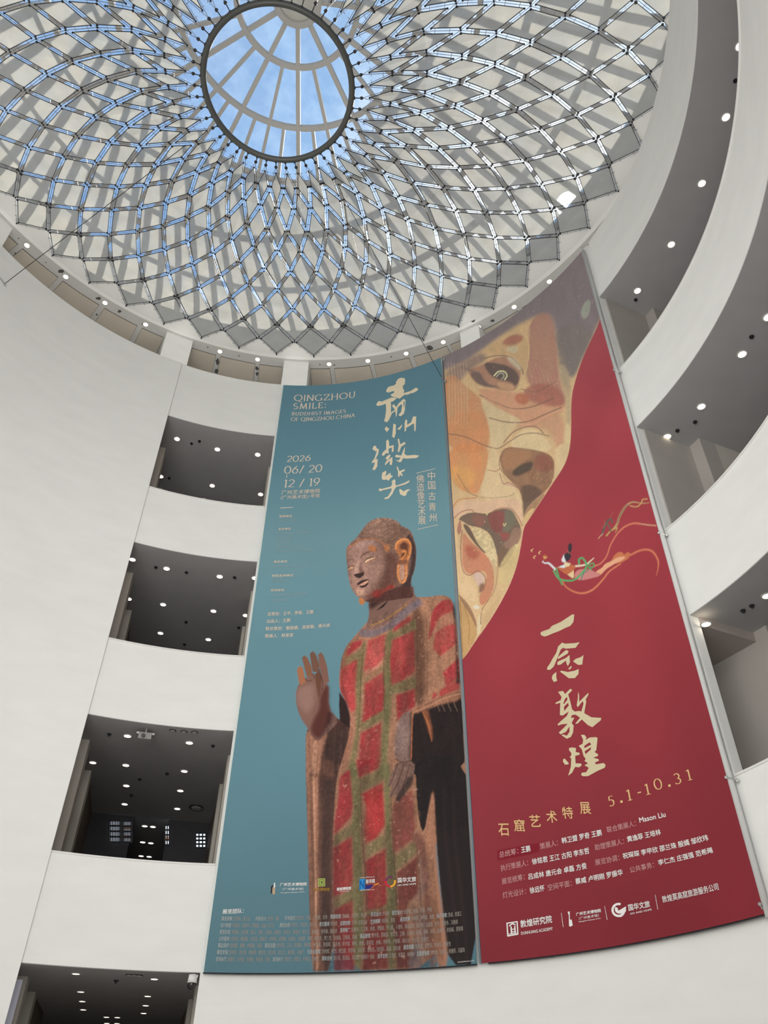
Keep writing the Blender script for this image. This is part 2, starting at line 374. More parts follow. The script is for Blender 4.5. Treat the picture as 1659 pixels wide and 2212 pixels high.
for s_ in (1, -1):
    for j in range(48):
        b = MB(); st = [node(k, 2 * j + s_ * k) for k in range(11)]; b.tube(st, 0.008, 5)
        for p, q in zip(st, st[1:]):                # cross ties near both ends of every span
            d = (q - p).normalized(); x = d.cross(Vector((0, 0, 1))).normalized(); t = min(.34, (q - p).length * .3)
            for m in (p + d * t, q - d * t): b.bar(m - x * .06, m + x * .06, .012, .012)
        b.build('net_cable', CABLE, can)
cl = []
for k in range(0, 11):
    for j in range(48):
        a = 2 * j + (k % 2); p = node(k, a); v = in_view(p)
        cl.append((-(v[1] if v and 0 < v[0] < 1450 else -999), k, a))
cl.sort()
def clamp(b, k, a):
    b.disc(node(k, a) + Vector((0, 0, 0.02)), (0, 0, -1), 0.026, 0.045, 8)
for _, k, a in cl[:100]:
    b = MB(); clamp(b, k, a); b.build('cable_clamp', DARK, can)
b = MB()
for _, k, a in cl[100:]: clamp(b, k, a)
b.build('cable_clamp', DARK, can)['kind'] = 'stuff'
RINGR, RINGZ = 1.99, hz(2.212)
b = MB(); rows = []
for i in range(17):
    t = 2 * PI * i / 16; rows.append([pol(RINGR + 0.083 * math.cos(t), a, RINGZ + 0.083 * math.sin(t)) for a in range(0, 361, 3)])
b.grid(rows); b.build('tension_ring', RINGM, can, smooth=True)['label'] = 'dark grey round tension ring'
for j in range(48):
    p = node(10, 2 * j); q = pol(RINGR + 0.07, TH0 - 7.5 * j, RINGZ); d = (q - p)
    b = MB(); b.tube([p, p + d], 0.014, 6); b.ball(p + d * 0.1, 0.05, 8); b.disc(q - d.normalized() * .02, d, 0.045, 0.03, 8); b.build('hanger_rod', DARK, can)
# white saw-toothed soffit round the canopy
b = MB(); A = []
outer = []; inner = []; mid = []
for j in range(97):
    a = j; az = TH0 - a * 3.75
    kk = 0 if a % 2 == 0 else 1
    inner.append(node(kk, a) + Vector((0, 0, 0.05))); mid.append(pol(11.80, az, CZ - 0.03)); outer.append(pol(RIM, az, CZ - 0.03))
# subdivide the outer edge so that it stays round
def dense(f): return [f(TH0 - j * 3.75 / 4) for j in range(385)]
inn = []
for j in range(96):
    for t in range(4): inn.append(inner[j].lerp(inner[j + 1], t / 4))
inn.append(inner[96])
b.grid([inn, dense(lambda az: pol(11.74, az, CZ - 0.045)), dense(lambda az: pol(11.75, az, CZ - 0.02)), dense(lambda az: pol(RIM, az, CZ - 0.02)), dense(lambda az: pol(RIM + 0.02, az, CZ + 0.1)), [p + Vector((0, 0, 0.06)) for p in dense(lambda az: pol(11.75, az, CZ + 0.05))], [p + Vector((0, 0, 0.04)) for p in inn], inn])
struct(b.build('ceiling_rim', SOFFIT), 'white saw-toothed soffit ring around the canopy')

# ------------------------------------------------------------------ downlights
def downlight(name, p, label, group, r=0.088):
    t = empty(name, p); tag(t, label, 'light', group)
    b = MB()
    A = range(0, 361, 20)
    b.grid([[Vector((rr * math.cos(rad(a)), rr * math.sin(rad(a)), zz)) + p for a in A] for rr, zz in ((r, 0), (r, -0.012), (r + 0.03, -0.012), (r + 0.03, 0))])
    b.build('trim_ring', TRIMW, t)
    b = MB(); b.disc(p + Vector((0, 0, -0.002)), (0, 0, -1), r, 0.006, 18); b.build('lens', LAMP, t)
    return t
ORD = ('first', 'second', 'third', 'fourth', 'fifth', 'sixth', 'seventh', 'eighth', 'ninth', 'tenth', 'eleventh', 'twelfth', 'thirteenth')
tops = [(57, 531), (142, 598), (227, 654), (314, 702), (475.4, 758), (556.5, 776), (711, 787.6), (795, 781), (878, 765.3), (958, 740), (1033.5, 706.5), (1110, 662), (1184.5, 606)]
for i, (x, y) in enumerate(tops):
    q = at_height(x, y, CZ); p = pol(12.165, math.degrees(math.atan2(q.y, q.x)), CZ)
    downlight('downlight', p, f'{ORD[i]} downlight from the left in the top gallery ceiling under the canopy', 'downlights along the top gallery ceiling')
rows_ = (
 (T1, 'highest right-hand gallery', [(1598, 100), (1568, 253), (1516, 396), (1450, 528), (1377, 628), (1323, 697)], 'from the top'),
 (T2, 'middle right-hand gallery', [(1659, 685), (1603, 765), (1515, 878), (1441, 943), (1563, 1020)], 'from the top'),
 (T3, 'lowest right-hand gallery', [(1657, 1287), (1525, 1348)], 'from the top'),
 (T1, 'highest left opening', [(382.5, 948), (469.6, 970.5), (556.7, 982), (347.4, 1029), (458.5, 1049), (563, 1067.7)], None),
 (T2, 'second left opening', [(286.3, 1208.5), (360, 1228), (474.7, 1245.3), (550.6, 1248.6), (278.2, 1293.5), (352.5, 1305.7), (461.2, 1319.9), (530.7, 1329.3), (346.8, 1367.5), (450, 1381.3)], None),
 (T3, 'third left opening', [(275.6, 1589.7), (409.2, 1604.4), (200.7, 1647), (272, 1652.8), (398.2, 1665.7), (273, 1697), (389.7, 1707.9), (269.4, 1736.9), (383, 1746.8), (312.7, 1784.2), (330.3, 1785.7), (308.3, 1819), (325.9, 1821), (305, 1848.8), (322.2, 1850.3)], None),
 (T4, 'lowest left opening', [(164, 2103), (333.6, 2114.5), (174.7, 2142), (319.3, 2151.6), (178, 2162.6), (314.9, 2171.7), (180, 2180.6), (310.5, 2188.3), (230, 2196.7), (253.6, 2197.4), (231, 2210), (253, 2210.5)], None))
for z, where, pts, how in rows_:
    rws = []                                        # rows of lights, front to back
    for x, y in pts:
        R_ = at_height(x, y, z).to_2d().length
        for rw in rws:
            if how is None and abs(rw[0] - R_) < 0.45: rw[1].append((x, y)); break
        else: rws.append([R_, [(x, y)]])
    for i, (x, y) in enumerate(pts):
        zz = z - 0.22 if (x, y) == (1525, 1348) else z - .012
        p = at_height(x, y, zz)
        if how: lab = f'{ORD[i]} downlight {how} in the {where}'
        else:
            ri = next(n for n, rw in enumerate(rws) if (x, y) in rw[1]); rw = sorted(rws[ri][1]); ci = rw.index((x, y))
            lab = f'{ORD[ci]} downlight from the left, {ORD[ri]} row back, {where}'
        downlight('downlight', p, lab, f'downlights in the {where}', 0.088 if z > 9 else 0.075)

# small sprinklers / detectors on the gallery ceilings
spots = ((T1, 'highest left opening', [(414, 957.5), (431, 952.5), (365.6, 1032)]), (T2, 'second left opening', [(337, 1224.7), (402.8, 1235.8), (506.7, 1246.6), (402, 1342.8), (398.7, 1391), (516, 1355)]), (T3, 'third left opening', [(236, 1585), (302, 1682), (284, 1716), (460, 1610), (361, 1670)]), (T4, 'lowest left opening', [(251, 2117)]),
 (T2, 'middle right-hand gallery', [(1623, 726.6), (1501, 910.7), (1463, 929.4)]), (T1, 'highest right-hand gallery', [(1373, 647), (1588, 174)]), (T3, 'lowest right-hand gallery', [(1604.6, 1318), (1623.4, 1307.4)]))
for z, where, pts in spots:
    for i, (x, y) in enumerate(pts):
        p = at_height(x, y, z - .012); b = MB(); b.disc(p, (0, 0, -1), 0.05, 0.03, 10); b.tube([p + Vector((0, 0, -.03)), p + Vector((0, 0, -.07))], 0.018, 6)
        tag(b.build('sprinkler', DARK), f'small dark sprinkler, {ORD[i]} of those on the ceiling of the {where}', 'sprinkler', f'sprinklers in the {where}')

# ------------------------------------------------------------------ the two hanging banners
BR = 9.86                                          # the cloths hang 14 cm clear of the drum wall
AZL, AZS, AZR = 94.12, 60.0, 25.45                # left edge, seam, right edge
ZB = hz(0.288)
def ztop(az):                                      # hand-hung top hem dips a little at the seam and the right end
    return 22.92 + 0.06 * math.sin((az - AZR) / (AZL - AZR) * PI) - max(0, (AZR + 12 - az)) * 0.012
def P2(px, py):                                    # photo point -> (arc length from the left edge, height) on the cloth
    p = at_drum(px, py, BR); return (rad(AZL) - math.atan2(p.y, p.x)) * BR, p.z
_folds = [(4.15, .05, .014, 22.5, 4.6), (4.4, .045, .012, 22.4, 5.5), (4.65, .05, .013, 22.3, 6), (4.9, .06, .010, 22.2, 5), (5.2, .07, .008, 22, 7), (0.42, .05, .012, 21.6, 3.2), (0.28, .05, .008, 21.4, 4.2), (6.15, .05, .016, 22.4, 4.5), (6.4, .045, .014, 22.3, 4.2), (6.62, .05, .012, 22.2, 3.5), (6.9, .06, .010, 22, 3.5), (5.05, .05, .006, 18, 9), (2.6, .08, .005, 18, 12)]
def bulge(s, z):
    r = 0.0
    for s0, w_, a_, zt, ln in _folds:
        k = np.clip((zt - z) / 0.7, 0, 1) * np.clip((z - (zt - ln)) / (ln * .8), 0, 1)
        r = r + a_ * np.exp(-((s - s0 - (zt - z) * .02) / w_) ** 2) * k
    return r
def on_cloth(s, z, lift=0.0):
    az = rad(AZL) - s / BR; R_ = BR - lift - float(bulge(s, z)); return Vector((R_ * math.cos(az), R_ * math.sin(az), z))
ALB = 1.22                                         # ink albedo against the displayed colour

class Print:
    """Ink on one cloth: a grid of colour samples (2 cm apart), painted like a poster."""
    def __init__(s, s0, s1, z0, z1, col, d=0.019):
        s.s0, s.z0, s.d = s0, z0, d
        s.nx = int((s1 - s0) / d) + 1; s.nz = int((z1 - z0) / d) + 1
        s.a = np.empty((s.nz, s.nx, 3), np.float32); s.a[:] = lin(col)
        s.S, s.Z = np.meshgrid(s0 + np.arange(s.nx) * d, z0 + np.arange(s.nz) * d)
        s.rng = np.random.default_rng(3)
    def noise(s, cell_s, cell_z, seed=0):
        g = np.random.default_rng(seed); ny = int(s.nz * s.d / cell_z) + 3; nx = int(s.nx * s.d / cell_s) + 3; t = g.random((ny, nx))
        fy = (s.Z - s.z0) / cell_z; fx = (s.S - s.s0) / cell_s; iy = fy.astype(int); ix = fx.astype(int); fy = fy - iy; fx = fx - ix
        fx = fx * fx * (3 - 2 * fx); fy = fy * fy * (3 - 2 * fy)
        return (t[iy, ix] * (1 - fx) + t[iy, ix + 1] * fx) * (1 - fy) + (t[iy + 1, ix] * (1 - fx) + t[iy + 1, ix + 1] * fx) * fy
    def mask(s, pts, soft=0.0):
        q = np.array([P2(x, y) for x, y in pts]); m = np.zeros((s.nz, s.nx), np.float32)
        pad = soft * 2.5 + .04
        i0 = max(0, int((q[:, 0].min() - pad - s.s0) / s.d)); i1 = min(s.nx, int((q[:, 0].max() + pad - s.s0) / s.d) + 2)
        j0 = max(0, int((q[:, 1].min() - pad - s.z0) / s.d)); j1 = min(s.nz, int((q[:, 1].max() + pad - s.z0) / s.d) + 2)
        if i1 <= i0 or j1 <= j0: return m, (0, 0, 0, 0)
        X = s.S[j0:j1, i0:i1]; Y = s.Z[j0:j1, i0:i1]; acc = np.zeros(X.shape, np.float32)
        for ox, oy in ((-.25, -.25), (.25, .25), (.25, -.25), (-.25, .25)):
            x = X + ox * s.d; y = Y + oy * s.d; ins = np.zeros(X.shape, bool)
            for k in range(len(q)):
                x1, y1 = q[k]; x2, y2 = q[k - 1]
                if y1 == y2: continue
                ins ^= ((y1 > y) != (y2 > y)) & (x < (x2 - x1) * (y - y1) / (y2 - y1) + x1)
            acc += ins * .25
        r = int(soft / s.d)
        if r > 0:
            for _ in range(2):
                for ax in (0, 1):
                    c = np.cumsum(np.pad(acc, [(r + 1, r) if k == ax else (0, 0) for k in (0, 1)], mode='edge'), axis=ax)
                    acc = (np.take(c, range(2 * r + 1, c.shape[ax]), ax) - np.take(c, range(0, c.shape[ax] - 2 * r - 1), ax)) / (2 * r + 1)
        m[j0:j1, i0:i1] = acc
        return m, (j0, j1, i0, i1)
    def poly(s, pts, col, soft=0.0, alpha=1.0, tex=None, clip=None):
        if 8 <= len(pts) < 40: pts = rounded(pts, 1)
        m, (j0, j1, i0, i1) = s.mask(pts, soft)
        if j1 == 0: return
        k = (m * alpha)[j0:j1, i0:i1]
        if tex is not None: k = k * tex[j0:j1, i0:i1]
        if clip is not None: k = k * clip[j0:j1, i0:i1]
        s.a[j0:j1, i0:i1] += (np.array(lin(col), np.float32) - s.a[j0:j1, i0:i1]) * k[..., None]
    def line(s, pts, w, col, alpha=1.0, soft=0.0, tex=None, clip=None):
        pts = spline(pts); s.poly(ribbon(pts, w), col, soft, alpha, tex, clip)
    def tint(s, f, clip=None):
        f = f[..., None] if f.ndim == 2 else f
        if clip is not None: f = 1 + (f - 1) * clip[..., None]
        s.a *= f
    def build(s, name, parent):
        az = rad(AZL) - s.S / BR; tz = np.array([[ztop(math.degrees(a)) for a in az[0]]]); zz = s.z0 + (s.Z - s.z0) / (s.Z[-1, 0] - s.z0) * (tz - s.z0)
        R_ = BR - bulge(s.S, zz); co = np.stack([R_ * np.cos(az), R_ * np.sin(az), zz], -1).astype(np.float32).reshape(-1, 3)
        me = bpy.data.meshes.new(name); n = s.nx * s.nz; idx = np.arange(n).reshape(s.nz, s.nx)
        q = np.stack([idx[:-1, :-1], idx[1:, :-1], idx[1:, 1:], idx[:-1, 1:]], -1).reshape(-1, 4)
        me.vertices.add(n); me.vertices.foreach_set('co', co.ravel()); me.loops.add(q.size); me.loops.foreach_set('vertex_index', q.ravel().astype(np.int32))
        me.polygons.add(len(q)); me.polygons.foreach_set('loop_start', np.arange(0, q.size, 4, dtype=np.int32)); me.polygons.foreach_set('use_smooth', np.ones(len(q), bool))
        me.update(calc_edges=True)
        at = me.color_attributes.new('ink', 'FLOAT_COLOR', 'POINT'); cc = np.ones((n, 4), np.float32)
        # the picture is stored on the flat grid; the stretch of the top hem is below a sample
        cc[:, :3] = np.clip(s.a.reshape(-1, 3) * ALB, 0, .95); at.data.foreach_set('color', cc.ravel())
        m = bpy.data.materials.new('printed_cloth'); m.use_nodes = True; t = m.node_tree; b = t.nodes['Principled BSDF']; b.inputs['Roughness'].default_value = .55; b.inputs['Specular IOR Level'].default_value = .25
        v = t.nodes.new('ShaderNodeVertexColor'); v.layer_name = 'ink'; t.links.new(v.outputs[0], b.inputs['Base Color']); me.materials.append(m)
        o = bpy.data.objects.new(name, me); C.objects.link(o); o.parent = parent; o.matrix_parent_inverse = Matrix.Translation(-parent.location)
        return o
def spline(p, n=6):
    if len(p) < 3: return [tuple(q) for q in p]
    p = [np.array(q, float) for q in p]; e = [p[0] * 2 - p[1]] + p + [p[-1] * 2 - p[-2]]; out = []
    for i in range(1, len(e) - 2):
        for t in np.arange(n) / n:
            out.append(.5 * (2 * e[i] + (e[i + 1] - e[i - 1]) * t + (2 * e[i - 1] - 5 * e[i] + 4 * e[i + 1] - e[i + 2]) * t * t + (3 * e[i] - e[i - 1] - 3 * e[i + 1] + e[i + 2]) * t ** 3))
    out.append(p[-1]); return [tuple(q) for q in out]
def ribbon(p, w):                                  # constant or (start, mid, end) width, closed outline
    n = len(p); l = []; r = []
    for i in range(n):
        a = np.array(p[max(0, i - 1)], float); b = np.array(p[min(n - 1, i + 1)], float); d = b - a; d /= max(1e-6, np.hypot(*d)); t = i / (n - 1)
        ww = w if not isinstance(w, (tuple, list)) else (w[0] + (w[1] - w[0]) * min(1, 2 * t) + (w[2] - w[1]) * max(0, 2 * t - 1))
        x, y = p[i][:2]; l.append((x - d[1] * ww / 2, y + d[0] * ww / 2)); r.append((x + d[1] * ww / 2, y - d[0] * ww / 2))
    return l + r[::-1]
def rounded(p, n):                                 # corner-cutting, so that painted outlines run in curves
    for _ in range(n): p = [q for i in range(len(p)) for q in ((p[i][0] * .75 + p[(i + 1) % len(p)][0] * .25, p[i][1] * .75 + p[(i + 1) % len(p)][1] * .25), (p[i][0] * .25 + p[(i + 1) % len(p)][0] * .75, p[i][1] * .25 + p[(i + 1) % len(p)][1] * .75))]
    return p
def crop(x0, y0, k): return lambda *p: [(x0 + x / k, y0 + y / k) for x, y in p]
def vcol(name, c, k=ALB): return mat(name, tuple(min(.95, v * k) for v in lin(c)), .6, spec=.2)

# lettering: every glyph is an outline laid on the cloth
fc = bpy.data.curves.new('type', 'FONT'); fo = bpy.data.objects.new('type', fc); C.objects.link(fo)
_cache = {}
def type_mesh(txt, bold):
    if (txt, bold) not in _cache:
        fc.body = txt; fc.resolution_u = 3; bpy.context.view_layer.update()
        me = bpy.data.meshes.new_from_object(fo.evaluated_get(bpy.context.evaluated_depsgraph_get()))
        v = [(p.co.x, p.co.y) for p in me.vertices]; f = [tuple(p.vertices) for p in me.polygons]; bpy.data.meshes.remove(me)
        if bold:                                   # heavier weight: the same outline struck again, slightly shifted
            n = len(v); sh_ = ((-bold, 0), (bold, 0), (0, bold), (0, -bold)); f = [tuple(i + n * k for i in q) for k in range(4) for q in f]; v = [(x + dx, y + dy) for dx, dy in sh_ for x, y in v]
        _cache[(txt, bold)] = (v, f)
    return _cache[(txt, bold)]
class Sheet:
    def __init__(s, lift=0.007): s.b = MB(); s.lift = lift; s.cut = []
    def uv(s, v, f, plies=1):                       # plies: struck copies, each a hair in front of the last
        n = len(s.b.v); m = max(1, len(v) // plies); s.b.v += [tuple(on_cloth(a, z, s.lift + .0016 * min(plies - 1, i // m))) for i, (a, z) in enumerate(v)]; s.b.f += [tuple(n + i for i in q) for q in f]
    def poly(s, pts):
        q = [P2(x, y) for x, y in pts]; s.uv(q, [tuple(range(len(q)))])
    def mark(s): s.cut.append((len(s.b.v), len(s.b.f)))
    def text(s, txt, p0, p1, h, bold=0.0, new=True):      # p0, p1: ends of the base line in the photo, h: glyph height there
        v, f = type_mesh(txt, bold)
        if not v: return
        if new: s.mark()
        x0 = min(p[0] for p in v); x1 = max(p[0] for p in v); y0 = min(p[1] for p in v); y1 = max(p[1] for p in v)
        a = P2(*p0); b = P2(*p1); mx_, my_ = (p0[0] + p1[0]) / 2, (p0[1] + p1[1]) / 2; hh = P2(mx_, my_ - h)[1] - P2(mx_, my_)[1]
        s.uv([(a[0] + (b[0] - a[0]) * (x - x0) / (x1 - x0), a[1] + (b[1] - a[1]) * (x - x0) / (x1 - x0) + hh * (y - y0) / (y1 - y0)) for x, y in v], f, 4 if bold else 1)
    def glyph(s, ch, c, w, h, bold=0.0):            # one character centred on a photo point
        s.text(ch, (c[0] - w / 2, c[1] + h / 2), (c[0] + w / 2, c[1] + h / 2), h, bold, False)
    def pen(s, txt, p0, p1, h, thin, thick, gap=.22):  # roman capitals drawn with a broad pen
        x = 0; S_ = []; s.mark()
        for chx in txt:
            if chx == ' ': x += .38; continue
            w_, st = ROMAN[chx]; S_.append((x, st)); x += w_ + gap
        tot = x - gap; a = P2(*p0); b = P2(*p1); mx_, my_ = (p0[0] + p1[0]) / 2, (p0[1] + p1[1]) / 2; hh = P2(mx_, my_ - h)[1] - P2(mx_, my_)[1]
        wx = (b[0] - a[0]) / tot
        for xo, st in S_:
            for pl in st:
                q = [((xo + u) * wx, v * hh) for u, v in pl]; fl = []; n = len(q); L_ = []; R2 = []
                for i in range(n):
                    dx = q[min(n - 1, i + 1)][0] - q[max(0, i - 1)][0]; dy = q[min(n - 1, i + 1)][1] - q[max(0, i - 1)][1]; l = math.hypot(dx, dy) or 1
                    k = abs(dy) / l; k = k if dx * dy <= 0 else k * .75; ww = hh * (thin + (thick - thin) * k) / 2
                    L_.append((q[i][0] - dy / l * ww, q[i][1] + dx / l * ww)); R2.append((q[i][0] + dy / l * ww, q[i][1] - dx / l * ww))
                for i in range(n - 1): fl.append((i, i + 1, n + i + 1, n + i))
                s.uv([(a[0] + X, a[1] + (b[1] - a[1]) * X / (b[0] - a[0]) + Y) for X, Y in L_ + R2], fl)
    def build(s, name, m, parent, label=None):
        cuts = sorted(set(s.cut + [(0, 0)])) + [(len(s.b.v), len(s.b.f))]
        for (v0, f0), (v1, f1) in zip(cuts, cuts[1:]):
            if f1 == f0: continue
            b = MB(); b.v = s.b.v[v0:v1]; b.f = [tuple(i - v0 for i in f) for f in s.b.f[f0:f1]]
            o = b.build(name, m, parent, fix=False)
            if label: o['label'] = label
def arc(cx, cy, rx, ry, a0, a1, n=18): return [(cx + rx * math.cos(rad(a0 + (a1 - a0) * i / n)), cy + ry * math.sin(rad(a0 + (a1 - a0) * i / n))) for i in range(n + 1)]
def V(x, y0=0, y1=1): return [(x, y1), (x, y0)]
def Hh(y, x0, x1): return [(x0, y), (x1, y)]
def sf(x, y, w=.09): return Hh(y, x - w, x + w)
ROMAN = {
 'Q': (1.05, [arc(.52, .5, .5, .5, 0, 360, 30), [(.5, .02), (.75, -.12), (1.1, -.2)]]), 'O': (1.04, [arc(.52, .5, .5, .5, 0, 360, 30)]),
 'I': (.2, [V(.1), sf(.1, 0), sf(.1, 1)]), 'N': (.85, [V(.08), [(.08, 1), (.78, 0)], V(.78), sf(.08, 0), sf(.78, 1)]), 'G': (.95, [arc(.5, .5, .48, .5, 45, 320, 26), V(.88, .05, .42), sf(.85, .42, .12)]),
 'Z': (.78, [Hh(.98, .05, .75), [(.75, .98), (.03, .02)], Hh(.02, .03, .78), V(.06, .8, .98), V(.76, .02, .2)]), 'H': (.9, [V(.1), V(.8), Hh(.52, .1, .8), sf(.1, 0), sf(.1, 1), sf(.8, 0), sf(.8, 1)]),
 'U': (.82, [[(.1, 1)] + arc(.41, .36, .31, .36, 180, 360, 16) + [(.72, 1)], sf(.1, 1), sf(.72, 1)]), 'S': (.6, [arc(.3, .74, .24, .25, 40, 270, 14) + arc(.3, .26, .27, .25, 90, -140, 14)]),
 'M': (1.0, [[(.1, 0), (.18, 1)], [(.18, 1), (.5, .05)], [(.82, 1), (.5, .05)], [(.82, 1), (.9, 0)], sf(.1, 0), sf(.9, 0)]), 'L': (.58, [V(.1), Hh(.02, .1, .56), sf(.1, 1), V(.55, .02, .17)]),
 'E': (.6, [V(.1), Hh(.02, .1, .57), Hh(.52, .1, .48), Hh(.98, .1, .55), V(.56, .02, .17), V(.54, .85, .98)]), ':': (.2, [[(.1, .55), (.1, .7)], [(.1, .02), (.1, .17)]]), '.': (.2, [[(.1, .0), (.1, .15)]]),
 'B': (.65, [V(.1), [(.1, .98)] + arc(.3, .76, .24, .22, 90, -90, 12) + [(.1, .54)], [(.3, .54)] + arc(.32, .28, .28, .26, 90, -90, 12) + [(.1, .02)]]), 'D': (.88, [V(.1), [(.1, .98)] + arc(.35, .5, .46, .48, 90, -90, 18) + [(.1, .02)]]),
 'T': (.75, [V(.38), Hh(.98, .02, .74), sf(.38, 0), V(.04, .84, .98), V(.72, .84, .98)]), 'A': (.88, [[(.44, 1), (.06, 0)], [(.44, 1), (.82, 0)], Hh(.35, .2, .68), sf(.06, 0), sf(.82, 0)]), 'F': (.58, [V(.1), Hh(.98, .1, .55), Hh(.52, .1, .46), sf(.1, 0)]),
 'C': (.9, [arc(.5, .5, .48, .5, 45, 315, 26)]), '2': (.6, [arc(.3, .72, .25, .27, 160, -40, 16) + [(.03, .02)], Hh(.02, .03, .6)]), '0': (.68, [arc(.34, .5, .32, .5, 0, 360, 28)]), '6': (.64, [arc(.33, .32, .28, .31, 0, 360, 24), [(.52, 1), (.25, .75), (.06, .4)]]),
 '/': (.5, [[(.45, 1.05), (.05, -.05)]]), '1': (.3, [V(.18), [(.18, 1), (.04, .88)], sf(.18, 0, .14)]), '9': (.64, [arc(.31, .68, .28, .31, 0, 360, 24), [(.58, .62), (.42, .25), (.12, 0)]]),
 '5': (.58, [[(.14, .97), (.1, .55)], Hh(.95, .14, .52), arc(.26, .3, .28, .3, 110, -130, 18)]), '3': (.56, [arc(.25, .75, .22, .24, 150, -80, 14), arc(.25, .27, .27, .27, 85, -140, 16)]), '-': (.4, [Hh(.42, .03, .37)]), ',': (.2, [[(.12, .1), (.06, -.12)]])}

# ---- blue banner: standing stone figure
SEAM = (rad(AZL - AZS)) * BR
blue = empty('exhibition_banner', pol(BR, (AZL + AZS) / 2, ZB)); tag(blue, 'tall blue exhibition banner printed with a standing carved figure in a red patchwork robe', 'banner', 'exhibition banners')
p = Print(0, SEAM - .03, ZB, 22.93, (95, 138, 152))
n1 = p.noise(1.6, 2.4, 1); n2 = p.noise(.07, .07, 2); n3 = p.noise(.16, .5, 4); n4 = p.noise(.045, .045, 6); nv = p.noise(.06, 1.2, 8); n5 = p.noise(.3, .3, 9)
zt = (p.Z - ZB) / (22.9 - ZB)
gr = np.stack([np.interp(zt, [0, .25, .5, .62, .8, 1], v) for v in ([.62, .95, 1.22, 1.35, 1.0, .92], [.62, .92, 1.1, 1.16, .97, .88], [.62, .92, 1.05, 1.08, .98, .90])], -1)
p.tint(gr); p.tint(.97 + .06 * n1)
A = crop(560, 1180, 3.687); B = crop(600, 1650, 3.606); Cc = crop(720, 1100, 5.925)
# sleeve hanging at the left, robe, dark sleeve at the right
slv = A((370, 1440), (420, 1500), (470, 1552), (520, 1490), (545, 1310), (640, 1390), (720, 1390), (722, 1500), (700, 1700), (690, 1843)) + B((470, 0), (440, 500), (425, 900), (432, 1615), (262, 1617), (246, 1100), (240, 800), (228, 400), (217, 0)) + A((372, 1800))
p.poly(slv, (104, 70, 58), .006); sm_, _ = p.mask(slv)
p.poly(A((370, 1440), (470, 1545), (530, 1480), (545, 1520), (500, 1640), (480, 1843), (372, 1843)) + B((310, 0), (318, 400), (312, 900), (330, 1617), (262, 1617), (240, 800), (217, 0)), (158, 112, 90), .025, .95, clip=sm_)
p.poly(A((385, 1470), (405, 1500), (415, 1843), (388, 1843)) + B((262, 0), (282, 700), (300, 1617), (282, 1617), (262, 700), (240, 0)), (112, 76, 62), .02, .8, clip=sm_)
p.poly(A((430, 1540), (470, 1560), (455, 1700), (448, 1843), (425, 1843)) + B((285, 0), (296, 700), (312, 1617), (300, 1617), (284, 700), (268, 0)), (196, 146, 118), .015, .8, clip=sm_)
p.poly(A((540, 1500), (600, 1440), (690, 1400), (722, 1480), (690, 1640), (640, 1843), (500, 1843), (510, 1680)) + B((455, 0), (432, 500), (415, 900), (420, 1617), (345, 1617), (330, 900), (338, 400), (330, 0)), (66, 45, 40), .04, .9, clip=sm_)
p.poly(A((545, 1310), (640, 1390), (720, 1390), (720, 1460), (640, 1440), (540, 1500), (520, 1470)), (70, 40, 36), .03, .8, clip=sm_)
body = A((868, 600), (830, 640), (760, 720), (690, 800), (655, 900), (640, 1000), (636, 1100), (650, 1170), (690, 1240), (715, 1320), (722, 1400), (715, 1520), (690, 1600), (650, 1740), (620, 1843)) + B((440, 300), (425, 800), (432, 1612), (1300, 1590), (1240, 1000), (1200, 560), (1480, 560), (1478, 0)) + A((1615, 1350), (1605, 1180), (1590, 800), (1572, 640), (1550, 470), (1520, 415), (1460, 392), (1330, 413), (1230, 408))
p.poly(body, (158, 114, 90), .006); bm_, _ = p.mask(body)
p.poly(A((1240, 420), (1310, 560), (1330, 900), (1330, 1240), (1230, 1300), (1245, 1000), (1215, 700), (1215, 560)), (92, 62, 48), .07, .9, clip=bm_)
p.poly(A((638, 1165), (690, 1240), (722, 1350), (722, 1450), (690, 1430), (642, 1390), (636, 1280)), (44, 28, 27), .006)
p.poly(A((650, 880), (740, 740), (870, 640), (860, 700), (740, 850), (665, 1100)), (120, 82, 66), .06, .7, clip=bm_)
# green and tan bands, red patches
GRN = (112, 108, 72); TAN = (170, 128, 96); RED = (158, 40, 52)
for q, c in ((A((780, 900), (830, 760), (862, 760), (832, 1000), (810, 1200), (810, 1440), (775, 1640), (745, 1843), (690, 1843), (735, 1640), (770, 1440), (765, 1200)), GRN), (A((985, 1010), (1010, 700), (1060, 640), (1050, 820), (1060, 1100), (1050, 1300), (1030, 1500), (1020, 1843), (960, 1843), (970, 1600), (990, 1300)), GRN), (B((570, 0), (620, 0), (650, 260), (645, 520), (660, 760), (670, 1100), (660, 1600), (590, 1600), (590, 1100), (585, 600), (570, 300)), GRN), (B((830, 0), (880, 0), (880, 300), (880, 560), (920, 800), (930, 1150), (930, 1600), (850, 1600), (850, 1100), (845, 700), (830, 350)), GRN)):
    p.poly(q, c, .02, .9, clip=bm_)
for q in (A((690, 890), (870, 800), (860, 850), (680, 990)), A((840, 1040), (1000, 930), (1000, 990), (840, 1090)), A((1050, 700), (1250, 580), (1250, 660), (1050, 760)), A((810, 1400), (1000, 1290), (1000, 1370), (810, 1480)), A((1050, 1100), (1250, 1040), (1250, 1130), (1050, 1190)), A((700, 1790), (960, 1690), (960, 1750), (760, 1843)), B((440, 560), (590, 460), (590, 540), (430, 650)), B((640, 120), (840, 20), (840, 120), (640, 230)), B((680, 640), (840, 540), (845, 640), (690, 740)), B((910, 720), (1070, 600), (1090, 690), (920, 840)), B((440, 1040), (600, 970), (600, 1060), (440, 1140)), B((680, 1150), (860, 1090), (860, 1140), (690, 1200))):
    p.poly(q, GRN, .02, .75, clip=bm_)
